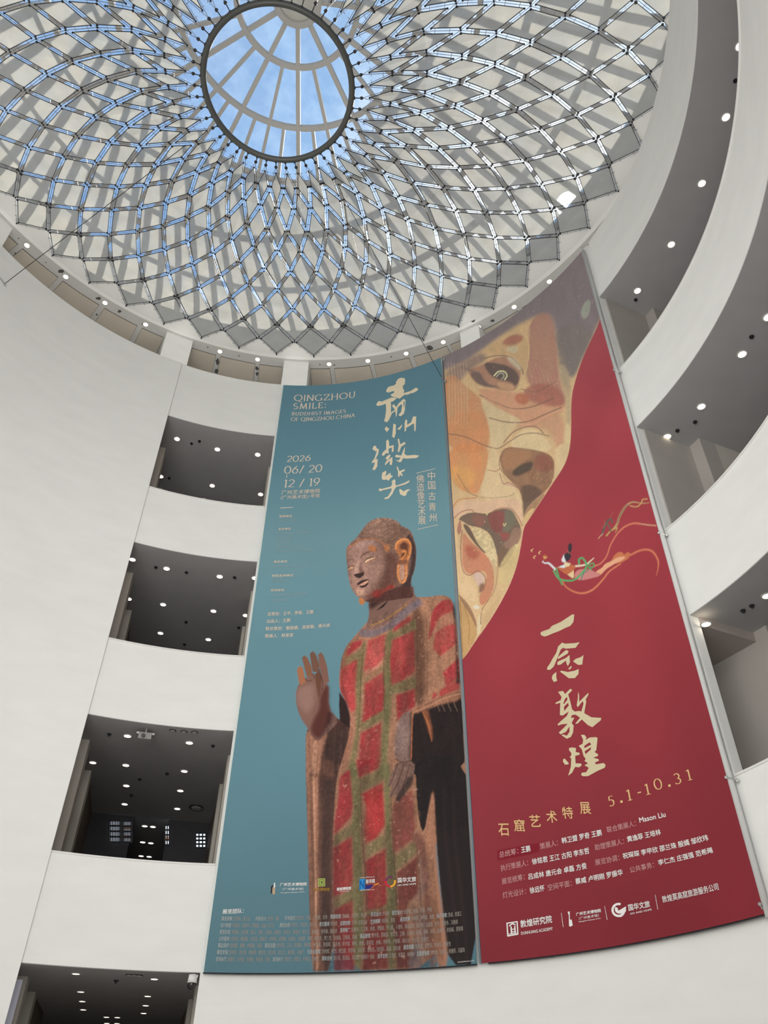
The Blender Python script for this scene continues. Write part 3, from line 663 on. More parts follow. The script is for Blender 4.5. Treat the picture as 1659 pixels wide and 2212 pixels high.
for q in (((740, 770), (820, 750), (815, 790), (690, 890), (700, 830)), ((870, 750), (1000, 690), (995, 880), (930, 960), (830, 1000), (855, 830)), ((1070, 630), (1210, 560), (1205, 600), (1070, 690)), ((1060, 750), (1230, 680), (1240, 1000), (1130, 1080), (1050, 1110), (1040, 900)), ((648, 985), (780, 900), (765, 1150), (770, 1300), (735, 1330), (640, 1150)), ((840, 1100), (980, 1010), (1000, 1150), (985, 1310), (820, 1410), (835, 1250)), ((1090, 1190), (1240, 1140), (1240, 1280), (1160, 1330), (1100, 1400), (1095, 1290)), ((810, 1490), (970, 1410), (965, 1690), (790, 1780), (800, 1600)), ((1380, 500), (1480, 420), (1540, 440), (1560, 520), (1440, 560), (1400, 650), (1340, 780), (1360, 640)), ((1400, 700), (1480, 640), (1560, 620), (1575, 780), (1440, 880), (1385, 820)), ((1460, 1010), (1590, 890), (1600, 1040), (1490, 1130)), ((640, 1843), (715, 1790), (720, 1843)), ((1380, 1170), (1420, 1170), (1400, 1230), (1380, 1230)), ((1440, 1150), (1590, 1060), (1600, 1140), (1430, 1210))):
    p.poly(A(*q), RED, .02, .95, tex=(.72 + .28 * n3), clip=bm_)
for q, c in ((((480, 110), (560, 40), (585, 330), (570, 420), (440, 560), (440, 450), (470, 280)), RED), (((610, -30), (805, -30), (780, 40), (630, 110)), RED), (((650, 240), (815, 150), (835, 480), (770, 580), (690, 620), (670, 520), (690, 330)), (160, 34, 42)), (((905, 300), (1050, 200), (1075, 500), (1050, 590), (900, 700), (890, 450)), (132, 64, 60)), (((430, 660), (575, 570), (585, 900), (560, 980), (430, 1040)), (158, 38, 48)), (((680, 760), (840, 660), (850, 1090), (800, 1130), (690, 1140), (690, 900)), (134, 34, 40)), (((930, 850), (1090, 720), (1100, 1000), (1020, 1080), (1000, 1160), (930, 1160)), (104, 46, 42)), (((440, 1140), (580, 1060), (600, 1612), (440, 1612)), (128, 32, 40)), (((690, 1190), (840, 1130), (860, 1595), (660, 1610)), (116, 30, 36)), (((890, 1190), (1000, 1150), (1050, 1590), (930, 1600)), (96, 34, 36))):
    p.poly(B(*q), c, .03, .95, tex=(.75 + .25 * n3), clip=bm_)
p.poly(B((1095, 700), (1150, 740), (1190, 900), (1165, 1000), (1110, 1120), (1180, 1180), (1160, 1600), (990, 1590), (1060, 1450), (1060, 1220), (1005, 1090), (1110, 1000)), (112, 98, 100), .02, .75, tex=n5 * 1.3, clip=bm_)
p.poly(B((620, 0), (700, 0), (700, 1600), (640, 1600)), (60, 35, 30), .08, .35, clip=bm_); p.poly(B((840, 500), (900, 500), (930, 1600), (860, 1600)), (60, 40, 34), .08, .35, clip=bm_)
p.poly(A((640, 1000), (720, 850), (760, 1200), (760, 1500), (660, 1843), (640, 1300)), (214, 110, 96), .12, .18, clip=bm_)
# roundness of the carving as it stands in the picture
p.poly(A((1120, 560), (1245, 560), (1250, 900), (1250, 1200), (1180, 1320), (1110, 1390), (1160, 1000)), (70, 40, 34), .10, .45, clip=bm_); p.poly(A((636, 980), (668, 880), (700, 1000), (690, 1180), (720, 1330), (690, 1300), (640, 1150)), (90, 40, 36), .05, .4, clip=bm_)
p.poly(A((860, 760), (960, 720), (1000, 860), (960, 1040), (860, 1080), (830, 920)), (222, 120, 110), .14, .28, clip=bm_); p.poly(A((1090, 760), (1180, 740), (1190, 900), (1110, 980)), (222, 96, 92), .12, .3, clip=bm_); p.poly(A((1440, 520), (1530, 540), (1560, 800), (1480, 900), (1420, 760)), (206, 120, 104), .10, .22, clip=bm_)
p.poly(B((425, 600), (470, 400), (480, 900), (470, 1600), (425, 1600)), (60, 30, 30), .07, .5, clip=bm_); p.poly(B((700, 300), (800, 260), (810, 480), (720, 560)), (206, 60, 66), .08, .35, clip=bm_)
# dark sleeve and its lit folds
p.poly(A((1215, 1310), (1330, 1260), (1480, 1190), (1605, 1160), (1620, 1350), (1642, 1843), (1190, 1843), (1215, 1700)), (34, 24, 24), .01)
p.poly(B((1070, -60), (1470, -60), (1500, 600), (1562, 1562), (1330, 1572), (1290, 1200), (1230, 560), (1215, 180), (1180, 330), (1140, 545), (1105, 480), (1080, 250)), (31, 23, 23), .01)
p.poly(B((1210, 185), (1222, 400), (1240, 800), (1290, 1200), (1335, 1572), (1235, 1585), (1200, 1200), (1170, 800), (1150, 545), (1185, 330)), (160, 112, 88), .02)
p.poly(B((1030, 520), (1140, 545), (1170, 800), (1190, 1200), (1235, 1585), (1180, 1590), (1150, 1200), (1130, 800)), (112, 66, 58), .04, .8)
p.poly(A((1215, 1310), (1330, 1255), (1480, 1190), (1605, 1155), (1610, 1230), (1450, 1260), (1320, 1310), (1235, 1340)), (150, 102, 80), .03)
p.poly(A((1300, 1310), (1345, 1310), (1375, 1450), (1380, 1560), (1350, 1480)), (150, 92, 64), .03, .8)
p.poly(A((1545, 440), (1565, 520), (1600, 1100), (1570, 1100), (1560, 640), (1540, 520)), (38, 30, 32), .03, .9)
# raised hand
p.poly(A((290, 1180), (310, 1100), (350, 1070), (450, 1000), (555, 1080), (552, 1300), (640, 1385), (560, 1480), (520, 1500), (470, 1552), (420, 1520), (380, 1440), (330, 1370), (298, 1280)), (118, 88, 80))
p.poly(A((480, 1190), (560, 1070), (552, 1300), (600, 1350), (520, 1490), (470, 1552), (400, 1480), (430, 1380), (480, 1300)), (74, 36, 32), .05, .95)
for q, c in ((((300, 980), (320, 955), (345, 965), (362, 1040), (370, 1085), (330, 1110), (315, 1080)), (150, 100, 72)), (((340, 890), (360, 870), (385, 890), (415, 960), (425, 1030), (380, 1045)), (120, 84, 66)), (((402, 860), (425, 836), (450, 860), (478, 940), (480, 1010), (425, 1000)), (104, 76, 64)), (((468, 865), (490, 845), (512, 870), (540, 960), (557, 1085), (510, 1090), (480, 960)), (116, 84, 74)), (((445, 1020), (475, 995), (500, 1040), (490, 1180), (470, 1210), (450, 1100)), (96, 64, 52))):
    p.poly(A(*q), c, .012)
p.line(A((365, 1050), (380, 1075), (420, 1070)), 2, (70, 44, 36), .7); p.line(A((425, 1010), (440, 1060)), 1.6, (60, 40, 34), .7); p.line(A((478, 980), (505, 1090), (500, 1150)), 2, (58, 36, 32), .8); p.line(A((310, 1240), (400, 1180), (450, 1250), (430, 1340)), 1.5, (90, 66, 62), .6)
p.poly(A((295, 1180), (330, 1120), (430, 1100), (440, 1250), (380, 1340), (310, 1260)), (150, 122, 116), .07, .5)
# lowered hand
p.poly(A((1110, 1390), (1160, 1325), (1222, 1310), (1215, 1500), (1212, 1710), (1140, 1725), (1080, 1690), (1070, 1590), (1090, 1480)), (134, 106, 98), .01)
p.poly(B((925, -20), (1070, -20), (1062, 90), (1010, 200), (940, 300), (915, 292), (928, 230), (882, 265), (860, 255), (900, 180), (855, 182), (870, 120)), (126, 96, 86), .008)
p.poly(B((1010, 110), (1060, 90), (1050, 170), (940, 302), (918, 292), (950, 220)), (52, 38, 36), .02, .85)
for q in (((935, 0), (890, 130), (862, 180)), ((985, 0), (940, 140), (875, 262)), ((1030, 0), (985, 150), (925, 290))): p.line(B(*q), 2.2, (66, 44, 40), .75)
p.poly(A((1195, 1320), (1222, 1312), (1215, 1700), (1190, 1715), (1200, 1500)), (60, 38, 34), .02, .7); p.line(A((1080, 1695), (1140, 1725), (1212, 1712)), 2, (50, 34, 30), .8)
p.poly(A((1110, 1400), (1160, 1335), (1180, 1500), (1150, 1650), (1085, 1600)), (160, 134, 128), .06, .5)
# neck and collar
p.poly(A((868, 440), (900, 420), (1060, 390), (1225, 300), (1240, 412), (1300, 430), (1200, 500), (1080, 580), (960, 650), (830, 700), (800, 705), (860, 620), (876, 540)), (126, 94, 84))
p.poly(A((872, 440), (960, 410), (1140, 330), (1210, 300), (1225, 410), (1080, 400), (960, 460), (880, 520)), (58, 34, 33), .04, .95)
p.line(A((935, 515), (985, 480), (1025, 440)), (1, 4, 1), (20, 14, 14))
p.line(A((800, 690), (900, 700), (1040, 640), (1180, 520), (1290, 440)), 15, (112, 98, 104), .9, .02); p.line(A((880, 640), (1000, 590), (1120, 510), (1180, 460)), 3, (178, 128, 62), .7); p.line(A((790, 735), (900, 740), (1040, 680)), 4, (172, 120, 92), .6, .01)
# head
head = Cc((165, 545), (172, 510), (200, 455), (300, 370), (340, 310), (400, 230), (460, 165), (550, 125), (640, 117), (720, 125), (800, 155), (850, 195), (870, 225), (930, 245), (985, 285), (1020, 340), (1032, 400), (1052, 460), (1064, 540), (1060, 640), (1050, 740), (1030, 820), (1000, 890), (995, 960), (1000, 1040), (1032, 1137), (900, 1150), (700, 1180), (560, 1205), (455, 1195), (400, 1190), (330, 1140), (290, 1110), (250, 1050), (215, 980), (195, 880), (184, 800), (178, 720), (165, 640))
p.poly(head, (112, 86, 78)); hm, _ = p.mask(head)
p.poly(Cc((930, 250), (1040, 420), (1070, 560), (1060, 740), (1010, 890), (1000, 1040), (1040, 1140), (880, 1130), (850, 990), (950, 900), (1000, 640), (980, 430), (900, 330)), (46, 36, 37), .05, .97, clip=hm)
p.poly(Cc((660, 560), (850, 600), (840, 960), (760, 1010), (600, 1100), (450, 1180), (400, 1180), (560, 1040), (640, 860), (690, 720)), (84, 56, 50), .09, .9, clip=hm)
p.poly(Cc((175, 530), (300, 420), (430, 385), (560, 420), (620, 560), (640, 760), (560, 900), (440, 1090), (330, 1130), (250, 1030), (195, 850), (178, 700)), (142, 114, 106), .09, .75, clip=hm)
p.poly(Cc((330, 400), (520, 400), (540, 470), (400, 500), (250, 500)), (164, 136, 132), .06, .55, clip=hm)
p.poly(Cc((400, 1185), (540, 1120), (690, 1050), (850, 990), (1000, 1000), (1040, 1140), (890, 1170), (560, 1215), (440, 1200)), (66, 41, 38), .025, .95, clip=hm)
hair = Cc((170, 520), (300, 370), (340, 310), (400, 230), (460, 165), (550, 125), (640, 117), (720, 125), (800, 155), (850, 195), (870, 225), (930, 245), (985, 285), (960, 360), (880, 380), (800, 420), (770, 500), (700, 560), (650, 470), (560, 400), (450, 385), (330, 420), (230, 470))
p.poly(hair, (120, 96, 86), .008); hr, _ = p.mask(hair)
p.poly(Cc((690, 120), (870, 220), (1000, 290), (960, 360), (850, 380), (740, 560), (680, 560), (700, 420), (760, 300)), (70, 52, 46), .08, .75, clip=hr)
p.tint(.78 + .5 * (n2 > .5) * n4, clip=hr * .75)
p.line(Cc((172, 525), (260, 455), (360, 400), (470, 382), (570, 402), (640, 450), (670, 520)), 1.6, (172, 104, 58), .8)
p.line(Cc((680, 215), (790, 222), (870, 228)), 3, (66, 48, 44), .6, .01)
p.poly(Cc((650, 470), (700, 450), (730, 500), (690, 560), (660, 530)), (168, 110, 68), .02, .8)
p.line(Cc((335, 640), (380, 590), (460, 550), (560, 530)), (2, 4, 1), (92, 66, 60), .8); p.line(Cc((170, 690), (210, 650), (270, 655)), (1, 3, 1), (86, 64, 58), .7)
p.poly(Cc((385, 690), (430, 650), (520, 618), (540, 630), (470, 660), (420, 690)), (186, 158, 134), .008); p.line(Cc((385, 695), (430, 645), (520, 615)), 1.8, (50, 34, 32), .9); p.line(Cc((400, 705), (470, 672), (540, 632)), 1.4, (150, 88, 56), .7)
p.poly(Cc((182, 770), (215, 745), (262, 735), (255, 755), (195, 785)), (180, 140, 116), .008); p.line(Cc((178, 770), (215, 740), (268, 738)), 1.8, (48, 34, 32), .9)
p.poly(Cc((300, 690), (330, 600), (345, 700), (340, 800), (280, 830), (265, 800)), (156, 128, 120), .03, .7); p.poly(Cc((345, 690), (370, 780), (395, 805), (340, 830), (330, 760)), (88, 64, 58), .025, .8)
p.poly(Cc((258, 850), (290, 830), (345, 825), (395, 805), (390, 850), (345, 888), (300, 885)), (48, 36, 36), .012)
p.poly(Cc((290, 968), (340, 925), (385, 910), (450, 900), (455, 935), (440, 980), (390, 1015), (345, 1010), (330, 985)), (46, 32, 32), .008); p.poly(Cc((320, 980), (380, 945), (440, 915), (450, 940), (400, 975), (350, 988)), (164, 126, 112), .01); p.line(Cc((280, 985), (330, 1000)), 2, (120, 78, 66), .6)
p.poly(Cc((280, 1050), (340, 1030), (400, 1060), (370, 1115), (310, 1110)), (170, 138, 122), .03, .6)
p.poly(Cc((430, 1110), (520, 1050), (640, 1030), (690, 985), (770, 980), (790, 1010), (660, 1060), (600, 1140), (520, 1130), (420, 1150)), (130, 34, 34), .02, .8, tex=n3 * 1.3)
p.poly(Cc((325, 1150), (360, 1145), (405, 1190), (385, 1225), (355, 1232), (330, 1205)), (190, 120, 70), .01)
p.poly(Cc((440, 480), (490, 465), (545, 500), (540, 550), (470, 545), (445, 520)), (176, 108, 54), .02, .7, tex=n5 * 1.6)
# ear
p.poly(Cc((790, 510), (800, 440), (850, 390), (920, 378), (980, 410), (1000, 490), (990, 570), (960, 660), (950, 780), (945, 900), (910, 960), (860, 965), (830, 920), (808, 850), (820, 700), (850, 650), (840, 590), (800, 560)), (150, 98, 66), .006)
p.poly(Cc((840, 480), (880, 430), (940, 430), (965, 500), (940, 600), (890, 660), (860, 640), (870, 580), (910, 550), (900, 510), (860, 540)), (62, 40, 36), .02, .9); p.line(Cc((795, 520), (815, 440), (880, 395), (950, 400), (990, 470), (985, 570), (950, 660)), 4, (190, 128, 78), .8, .005)
p.line(Cc((890, 560), (925, 540), (920, 590), (870, 660)), 4, (186, 122, 72), .8, .005); p.poly(Cc((850, 720), (905, 700), (915, 880), (880, 930), (850, 900)), (150, 118, 104), .015); p.line(Cc((830, 720), (835, 860), (865, 945), (920, 920), (940, 800), (930, 690)), 3.5, (180, 124, 84), .85); p.poly(Cc((820, 660), (950, 655), (940, 715), (830, 720)), (104, 70, 54), .01, .85)
# curls
rc = random.Random(4)
for iy in range(46):
    for ix in range(60):
        x, y = 180 + ix * 15 + (7 if iy % 2 else 0) + rc.uniform(-3, 3), 120 + iy * 10 + rc.uniform(-2, 2)
        u, v_ = P2(720 + x / 5.925, 1100 + y / 5.925); jj, ii = int((v_ - p.z0) / p.d), int((u - p.s0) / p.d)
        if not (0 <= jj < p.nz and 0 <= ii < p.nx) or hr[jj, ii] < .8: continue
        if x < 470 and y > 300 - (x - 300) * .4 and rc.random() < .7: continue
        p.poly(Cc((x - 7, y + 1), (x, y + 7), (x + 8, y + 2), (x + 4, y + 6), (x - 3, y + 7)), (44, 30, 28), 0, .75); p.poly(Cc((x - 5, y - 3), (x + 1, y - 6), (x + 5, y - 1), (x, y + 2)), (168, 136, 120), 0, .45)
# weathering of the carved surface: grain, wear streaks, chipped paint
fig = np.clip(bm_ + hm + sm_, 0, 1); n6 = p.noise(.035, .035, 21); n7 = p.noise(.09, .35, 22); n8 = p.noise(.6, .8, 23)
p.tint(.80 + .40 * n4, clip=fig); p.tint(.84 + .32 * n3, clip=fig); p.tint(.86 + .28 * n6, clip=fig); p.tint(.86 + .28 * n8, clip=fig); p.tint(.72 + .56 * nv, clip=sm_); p.tint(.84 + .3 * n7, clip=bm_)
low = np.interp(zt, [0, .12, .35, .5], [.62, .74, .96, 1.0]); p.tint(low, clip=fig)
bm_ = bm_ * (1 - p.mask(A((1215, 1320), (1605, 1180), (1645, 1843), (1640, 1900), (1190, 1843)))[0]) * (1 - p.mask(B((1070, -60), (1480, -60), (1570, 1570), (1335, 1572), (1290, 1200), (1230, 560), (1215, 180), (1180, 330), (1140, 545)))[0])
hand_ = p.mask(A((285, 1180), (300, 940), (440, 820), (560, 900), (560, 1100), (552, 1310), (470, 1560), (330, 1400)))[0] * (p.a[..., 0] > p.a[..., 2])
p.tint(1 + hm[..., None] * np.array([.42, .30, .20])); p.tint(1 + hand_[..., None] * np.array([.22, .14, .08])); p.tint(1 + .10 * fig)
def wear(th, col, al, clip, a_=None): p.a += (((n2 if a_ is None else a_) * n4) > th)[..., None] * (clip * al)[..., None] * (np.array(lin(col)) - p.a)
wear(.70, (186, 150, 130), .45, bm_); wear(.66, (120, 84, 62), .55, bm_, n7); wear(.74, (60, 36, 32), .5, bm_, n5)
for k in range(150):
    x, y = rc.uniform(650, 1560), rc.uniform(700, 1840); l_ = rc.uniform(8, 34); t = rc.uniform(-.9, .9)
    p.line(A((x, y), (x + l_ * .6, y + l_ * t)), rc.uniform(.5, 1.1), rc.choice(((206, 150, 126), (92, 50, 42), (150, 110, 60))), .5, clip=bm_)
for k in range(120):
    x, y = rc.uniform(430, 1290), rc.uniform(0, 1600); l_ = rc.uniform(10, 60)
    p.line(B((x, y), (x + rc.uniform(-5, 5), y + l_)), rc.uniform(.5, 1.0), rc.choice(((170, 120, 100), (52, 30, 30), (120, 96, 60))), .45, clip=bm_)
for q in (((655, 900), (660, 1100), (700, 1240), (730, 1400)), ((835, 760), (812, 1000), (800, 1300), (770, 1700)), ((1010, 690), (990, 1000), (1000, 1400)), ((1250, 560), (1260, 900), (1245, 1260)), ((1330, 560), (1340, 900), (1340, 1230))): p.line(A(*q), (1, 2.2, 1), (70, 42, 36), .5, .01, clip=bm_)
for q in (((640, 0), (655, 500), (690, 1000), (690, 1600)), ((880, 250), (905, 700), (930, 1200), (940, 1600)), ((430, 650), (430, 1600)), ((1080, 620), (1110, 1000), (1150, 1600))): p.line(B(*q), (1, 3, 1), (56, 34, 32), .55, .01, clip=bm_)
for x0 in (1400, 1440, 1490, 1540): p.line(A((x0, 1215), (x0 + 18, 1270), (x0 + 40, 1320)), .9, (196, 156, 132), .5)
for x0 in (1350, 1420): p.line(B((x0 - 60, 100), (x0 - 40, 600), (x0 + 20, 1100), (x0 + 60, 1560)), (1, 4, 2), (58, 42, 40), .5, .03)
p.line(A((1300, 1320), (1345, 1420), (1375, 1560)), (2, 4, 1), (186, 112, 70), .7, .008); p.line(A((1225, 1330), (1320, 1290), (1480, 1215), (1600, 1180)), 2, (196, 150, 122), .6, .01)
p.line(A((1222, 1315), (1216, 1500), (1210, 1700)), 2, (196, 110, 66), .7)
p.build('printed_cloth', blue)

GOLD = vcol('pale_gold_ink', (222, 208, 180)); CREAM = vcol('cream_ink', (214, 200, 182)); SOFTW = vcol('soft_white_ink', (186, 190, 188)); WHITE = vcol('white_ink', (224, 222, 220)); FAINT = vcol('faint_tan_ink', (150, 142, 134)); FADED = vcol('faded_blue_white_ink', (142, 162, 168))
K = crop(780, 800, 7.372); sh = Sheet()
for q in (((555, 190), (590, 140), (630, 120), (690, 125), (705, 160), (695, 225), (665, 250), (670, 290), (690, 330), (680, 370), (690, 400), (640, 430), (620, 455), (570, 440), (490, 420), (470, 390), (530, 355), (520, 330), (440, 355), (405, 350), (400, 320), (430, 270), (470, 255), (530, 240), (560, 215)),
 ((675, 370), (790, 335), (880, 275), (915, 310), (860, 350), (740, 390), (680, 395)), ((240, 545), (280, 490), (330, 500), (480, 435), (580, 440), (520, 490), (430, 520), (330, 560), (260, 570)), ((395, 530), (470, 480), (480, 560), (475, 680), (490, 690), (470, 740), (440, 800), (415, 830), (365, 810), (385, 750), (400, 640)),
 ((500, 550), (530, 545), (560, 590), (600, 530), (680, 460), (710, 480), (700, 640), (680, 700), (630, 735), (595, 720), (640, 660), (655, 560), (640, 540), (585, 600), (575, 700), (555, 755), (550, 690), (545, 650), (490, 690), (475, 675), (540, 630), (500, 580)),
 ((375, 940), (400, 895), (450, 935), (415, 985)), ((515, 850), (555, 865), (555, 1000), (530, 1080), (495, 1060), (505, 960)), ((580, 940), (620, 900), (655, 860), (650, 900), (620, 945), (590, 950)), ((695, 850), (710, 790), (735, 790), (735, 870), (800, 830), (830, 740), (880, 735), (870, 960), (850, 980), (845, 850), (770, 890), (720, 920), (720, 960), (695, 985)),
 ((185, 1240), (205, 1205), (240, 1205), (245, 1240), (285, 1260), (275, 1330), (230, 1420), (265, 1410), (260, 1530), (220, 1590), (180, 1585), (215, 1500), (215, 1465), (175, 1480), (170, 1465), (215, 1400), (245, 1310), (245, 1270), (225, 1300), (215, 1275), (185, 1265)),
 ((400, 1130), (425, 1100), (445, 1130), (450, 1210), (520, 1190), (520, 1290), (490, 1310), (490, 1230), (440, 1250), (440, 1330), (400, 1320), (360, 1365), (330, 1355), (345, 1310), (400, 1260)), ((385, 1410), (420, 1360), (470, 1340), (465, 1380), (420, 1440), (500, 1380), (500, 1450), (490, 1510), (455, 1505), (460, 1440), (420, 1480), (385, 1515), (380, 1490), (420, 1420)),
 ((585, 1100), (605, 1090), (625, 1180), (700, 1140), (710, 1175), (640, 1220), (605, 1310), (585, 1300), (600, 1200)), ((705, 1215), (690, 1330), (730, 1360), (850, 1350), (930, 1360), (880, 1400), (720, 1410), (670, 1400), (640, 1460), (600, 1465), (550, 1425), (600, 1440), (630, 1390), (560, 1390), (540, 1370), (560, 1345), (640, 1360), (680, 1260)),
 ((330, 1690), (340, 1630), (400, 1600), (405, 1630), (385, 1690), (470, 1630), (470, 1670), (510, 1685), (460, 1730), (440, 1760), (400, 1740), (360, 1750), (330, 1730)), ((565, 1540), (585, 1535), (610, 1610), (690, 1575), (700, 1600), (640, 1630), (665, 1670), (655, 1690), (620, 1660), (610, 1700), (590, 1695), (590, 1620)),
 ((280, 1900), (300, 1880), (330, 1890), (480, 1850), (500, 1790), (480, 1780), (520, 1740), (550, 1745), (545, 1800), (560, 1840), (700, 1790), (775, 1750), (760, 1790), (700, 1820), (560, 1860), (530, 1900), (500, 1970), (440, 2040), (390, 2055), (365, 2040), (430, 2010), (480, 1930), (490, 1880), (350, 1910), (300, 1930)), ((605, 1900), (625, 1890), (680, 1930), (730, 1900), (790, 1895), (735, 1940), (720, 1990), (690, 2005), (625, 1980))):
    sh.poly(K(*q))
sh.build('brush_title', GOLD, blue, 'cream brush-written title')
K = crop(560, 780, 3.7705); sh = Sheet()
def k1(x, y): return K((x, y))[0]
sh.pen('QINGZHOU', k1(283, 324), k1(780, 297), 12.6, .07, .13); sh.pen('SMILE:', k1(275, 392), k1(543, 381), 12.2, .07, .13)
sh.pen('BUDDHIST IMAGES', k1(265, 443), k1(705, 420), 7, .08, .14); sh.pen('OF QINGZHOU.CHINA', k1(258, 488), k1(778, 455), 7.4, .08, .14)
sh.pen('2026', k1(225, 822), k1(415, 812), 12.4, .075, .14, .12); sh.pen('06/ 20', k1(203, 917), k1(508, 901), 15.6, .065, .12, .14); sh.pen('12 / 19', k1(200, 1028), k1(492, 1012), 16, .065, .12, .14)
sh.mark(); sh.poly(K((222, 930), (228, 930), (225, 952), (219, 952)))
sh.text('广州艺术博物院', k1(180, 1090), k1(495, 1075), 9.8, .004); sh.text('(广州美术馆)1号馆', k1(175, 1132), k1(490, 1116), 9.8, .004)
sh.mark(); sh.poly(K((172, 1195), (275, 1190), (275, 1195), (172, 1201)))
sh.mark()
for ch, c in zip('中国古青州', ((1405, 935), (1407, 1013), (1410, 1100), (1413, 1188), (1417, 1275))): sh.glyph(ch, k1(*c), 16, 17.5, .003)
sh.mark()
for ch, c in zip('佛造像艺术展', ((1313, 960), (1316, 1028), (1319, 1096), (1322, 1162), (1326, 1230), (1329, 1298))): sh.glyph(ch, k1(*c), 17, 17.5, .003)
sh.mark(); sh.poly(K((1280, 913), (1435, 874), (1435, 878), (1280, 918))); sh.mark(); sh.poly(K((1290, 1370), (1457, 1332), (1457, 1336), (1290, 1374)))
sh.build('title_lettering', CREAM, blue, 'cream English title, dates and venue')
K = crop(540, 1080, 6.914); sh = Sheet(); s2 = Sheet()
for t_, a_, b_ in (('指导单位', (435, 267), (630, 262)), ('主办单位', (420, 457), (610, 450)), ('承办单位', (350, 945), (560, 938)), ('特别支持单位', (325, 1155), (648, 1145)), ('支持单位', (305, 1370), (512, 1365))): sh.text(t_, k1(*a_), k1(*b_), 5.6, .02)
for t_, a_, b_ in (('总策划：王平、罗奇、王鹏', (260, 1733), (945, 1700)), ('出品人：王鹏', (248, 1842), (600, 1825)), ('联合策划：黎丽娜、周家聪、唐元会', (230, 1952), (1195, 1897)), ('策展人：林苗苗', (220, 2062), (645, 2045))): sh.text(t_, k1(*a_), k1(*b_), 8.2, .012)
for t_, a_, b_ in (('新华社广东分社', (430, 327), (680, 318)), ('广州艺术博物院（广州美术馆）', (405, 522), (870, 498)), ('青州市博物馆', (398, 587), (620, 580)), ('诸城博物馆', (388, 654), (575, 648)), ('新华网亚太有限公司', (380, 720), (715, 705)), ('国华旅游文化控股（广州）有限公司', (370, 787), (965, 757)), ('品秀文化发展（广州）有限公司', (342, 1017), (860, 988)), ('湖南省博物馆', (318, 1227), (550, 1218)), ('广州瑞丹照明系统工程有限公司', (290, 1442), (845, 1418)), ('上海书画出版社', (290, 1517), (550, 1508))): s2.text(t_, k1(*a_), k1(*b_), 5)
sh.build('organiser_lettering', CREAM, blue); s2.build('organiser_small_print', FADED, blue)
K = crop(430, 1880, 5.352); sh = Sheet(); s2 = Sheet(); s3 = Sheet()
sh.text('展览团队：', k1(268, 507), k1(515, 497), 10.5, .015); sh.text('广州艺术博物院', k1(933, 187), k1(1245, 180), 7.6, .02); sh.text('（广州美术馆）', k1(965, 233), k1(1208, 229), 5.4); sh.text('Guangzhou Museum of Art', k1(943, 270), k1(1218, 259), 2.8, .01)
sh.mark(); sh.poly(K((866, 150), (880, 143), (880, 200), (862, 205)))
G2 = crop(700, 1880, 4.608)
def g1(x, y): return G2((x, y))[0]
sh.text('诸城博物馆', g1(125, 207), g1(268, 195), 7.4, .03); sh.text('XUCHENG MUSEUM', g1(148, 218), g1(250, 211), 2); sh.text('新华网', g1(417, 137), g1(505, 130), 10, .02); sh.text('www.xinhua.cn', g1(357, 80), g1(505, 70), 2.8); sh.text('XINHUANET.com', g1(362, 206), g1(500, 197), 3); sh.text('国华文旅', g1(735, 126), g1(918, 112), 11, .02); sh.text('GO AND HOPE', g1(735, 158), g1(918, 142), 3.4, .02); sh.text('本展览最终解释权归主办方所有', g1(1330, 921), g1(1497, 906), 2.6)
sh.build('sponsor_lettering', WHITE, blue)
lines = (('展览统筹：吕成林、唐元会　　内容设计：张丽（兼）　　学术顾问：陈志杰、李强、王丽君、刘洋　策展助理：周晓英、刘思彤、陈洁　　形式设计：李丽娜　图文设计：张慧敏、黄海、周恩、李丽', (258, 578), (1080, 405)),
 ('设计助理：刘锦贤、吴慧宇、邓颖森、吴迪（实习）　　展览协调：李芳红、李宜芳、陈少伟　英文翻译：杨晓雯　运营统筹：王平、欧阳元会　文创统筹：何丽丽、李霞　　展览统筹：林晓慧、李明君、黎慧　执行统筹：陈威、欧嘉江', (247, 656), (1378, 447)),
 ('展览协调：李晓敏、梁志辉、黄弘、方静、王瑞林、薛建东、苏向云、黎慧良、黄礼孔、梁家健、陈传豪、魏丽洪　宣传推广：区敏华、王习伟、杨雯、李嘉颖、罗心媛、卜建伟、韩尚嘉营、郭少萍、马嘉瑶、陈平、黄捷多、冯雅琪', (237, 734), (1340, 525)),
 ('公共服务：何伟斌、黄丽君、孙思佳、陈晓东、李明欣、郭慧敏、张佳珍、宋丽娜、李燕、黄维华、李仁杰、张强强、王晓燕、陈静　展品管理：黄平恩、郑晓阳、李文芳、王静、白海洲、陈枫、林琳、邓仪、赵敏华、张俊威、曾智靖', (227, 812), (1392, 592)),
 ('展品保护：张丽敏、黄静、林晓春、刘强　展览后勤：钟学斌、王兴、苏德敏、李新明、张慧清、张挺辉、李月洲、李子健、杨桦、赖娜、周莘莹、余敏、李新伟、卢智敏、谢永洪、苏小艺、陈靖文', (216, 889), (1048, 690)),
 ('展览安保：吴伟珍、杨志辉、黄俊荣、曹志远、郑少辉、金志江、黄泽民、刘雄飞　信息化管理：邓树辉、杨力、廖志超、李慧敏、朱玲华、曾毅吉、倪彤阳、高嘉、郭永健　展览档案：陈梓城、邓志伟、许林伟、谢家怡', (205, 968), (1270, 748)),
 ('现场执行：吴献华、志伟斌、孙晓研、余俊新、刘强　现场执行：吴俊杰、郑慧文、孙思佳、曾敏贤　媒体支持：郑少芬、陈浩远、邓志斌、谢晓轩、吴秋　技术支持：王浩然、李嘉琪、林静静　志愿者协调：李志敏、邱祥霞、杨健妍、冯嘉琦', (192, 1048), (1410, 810)))
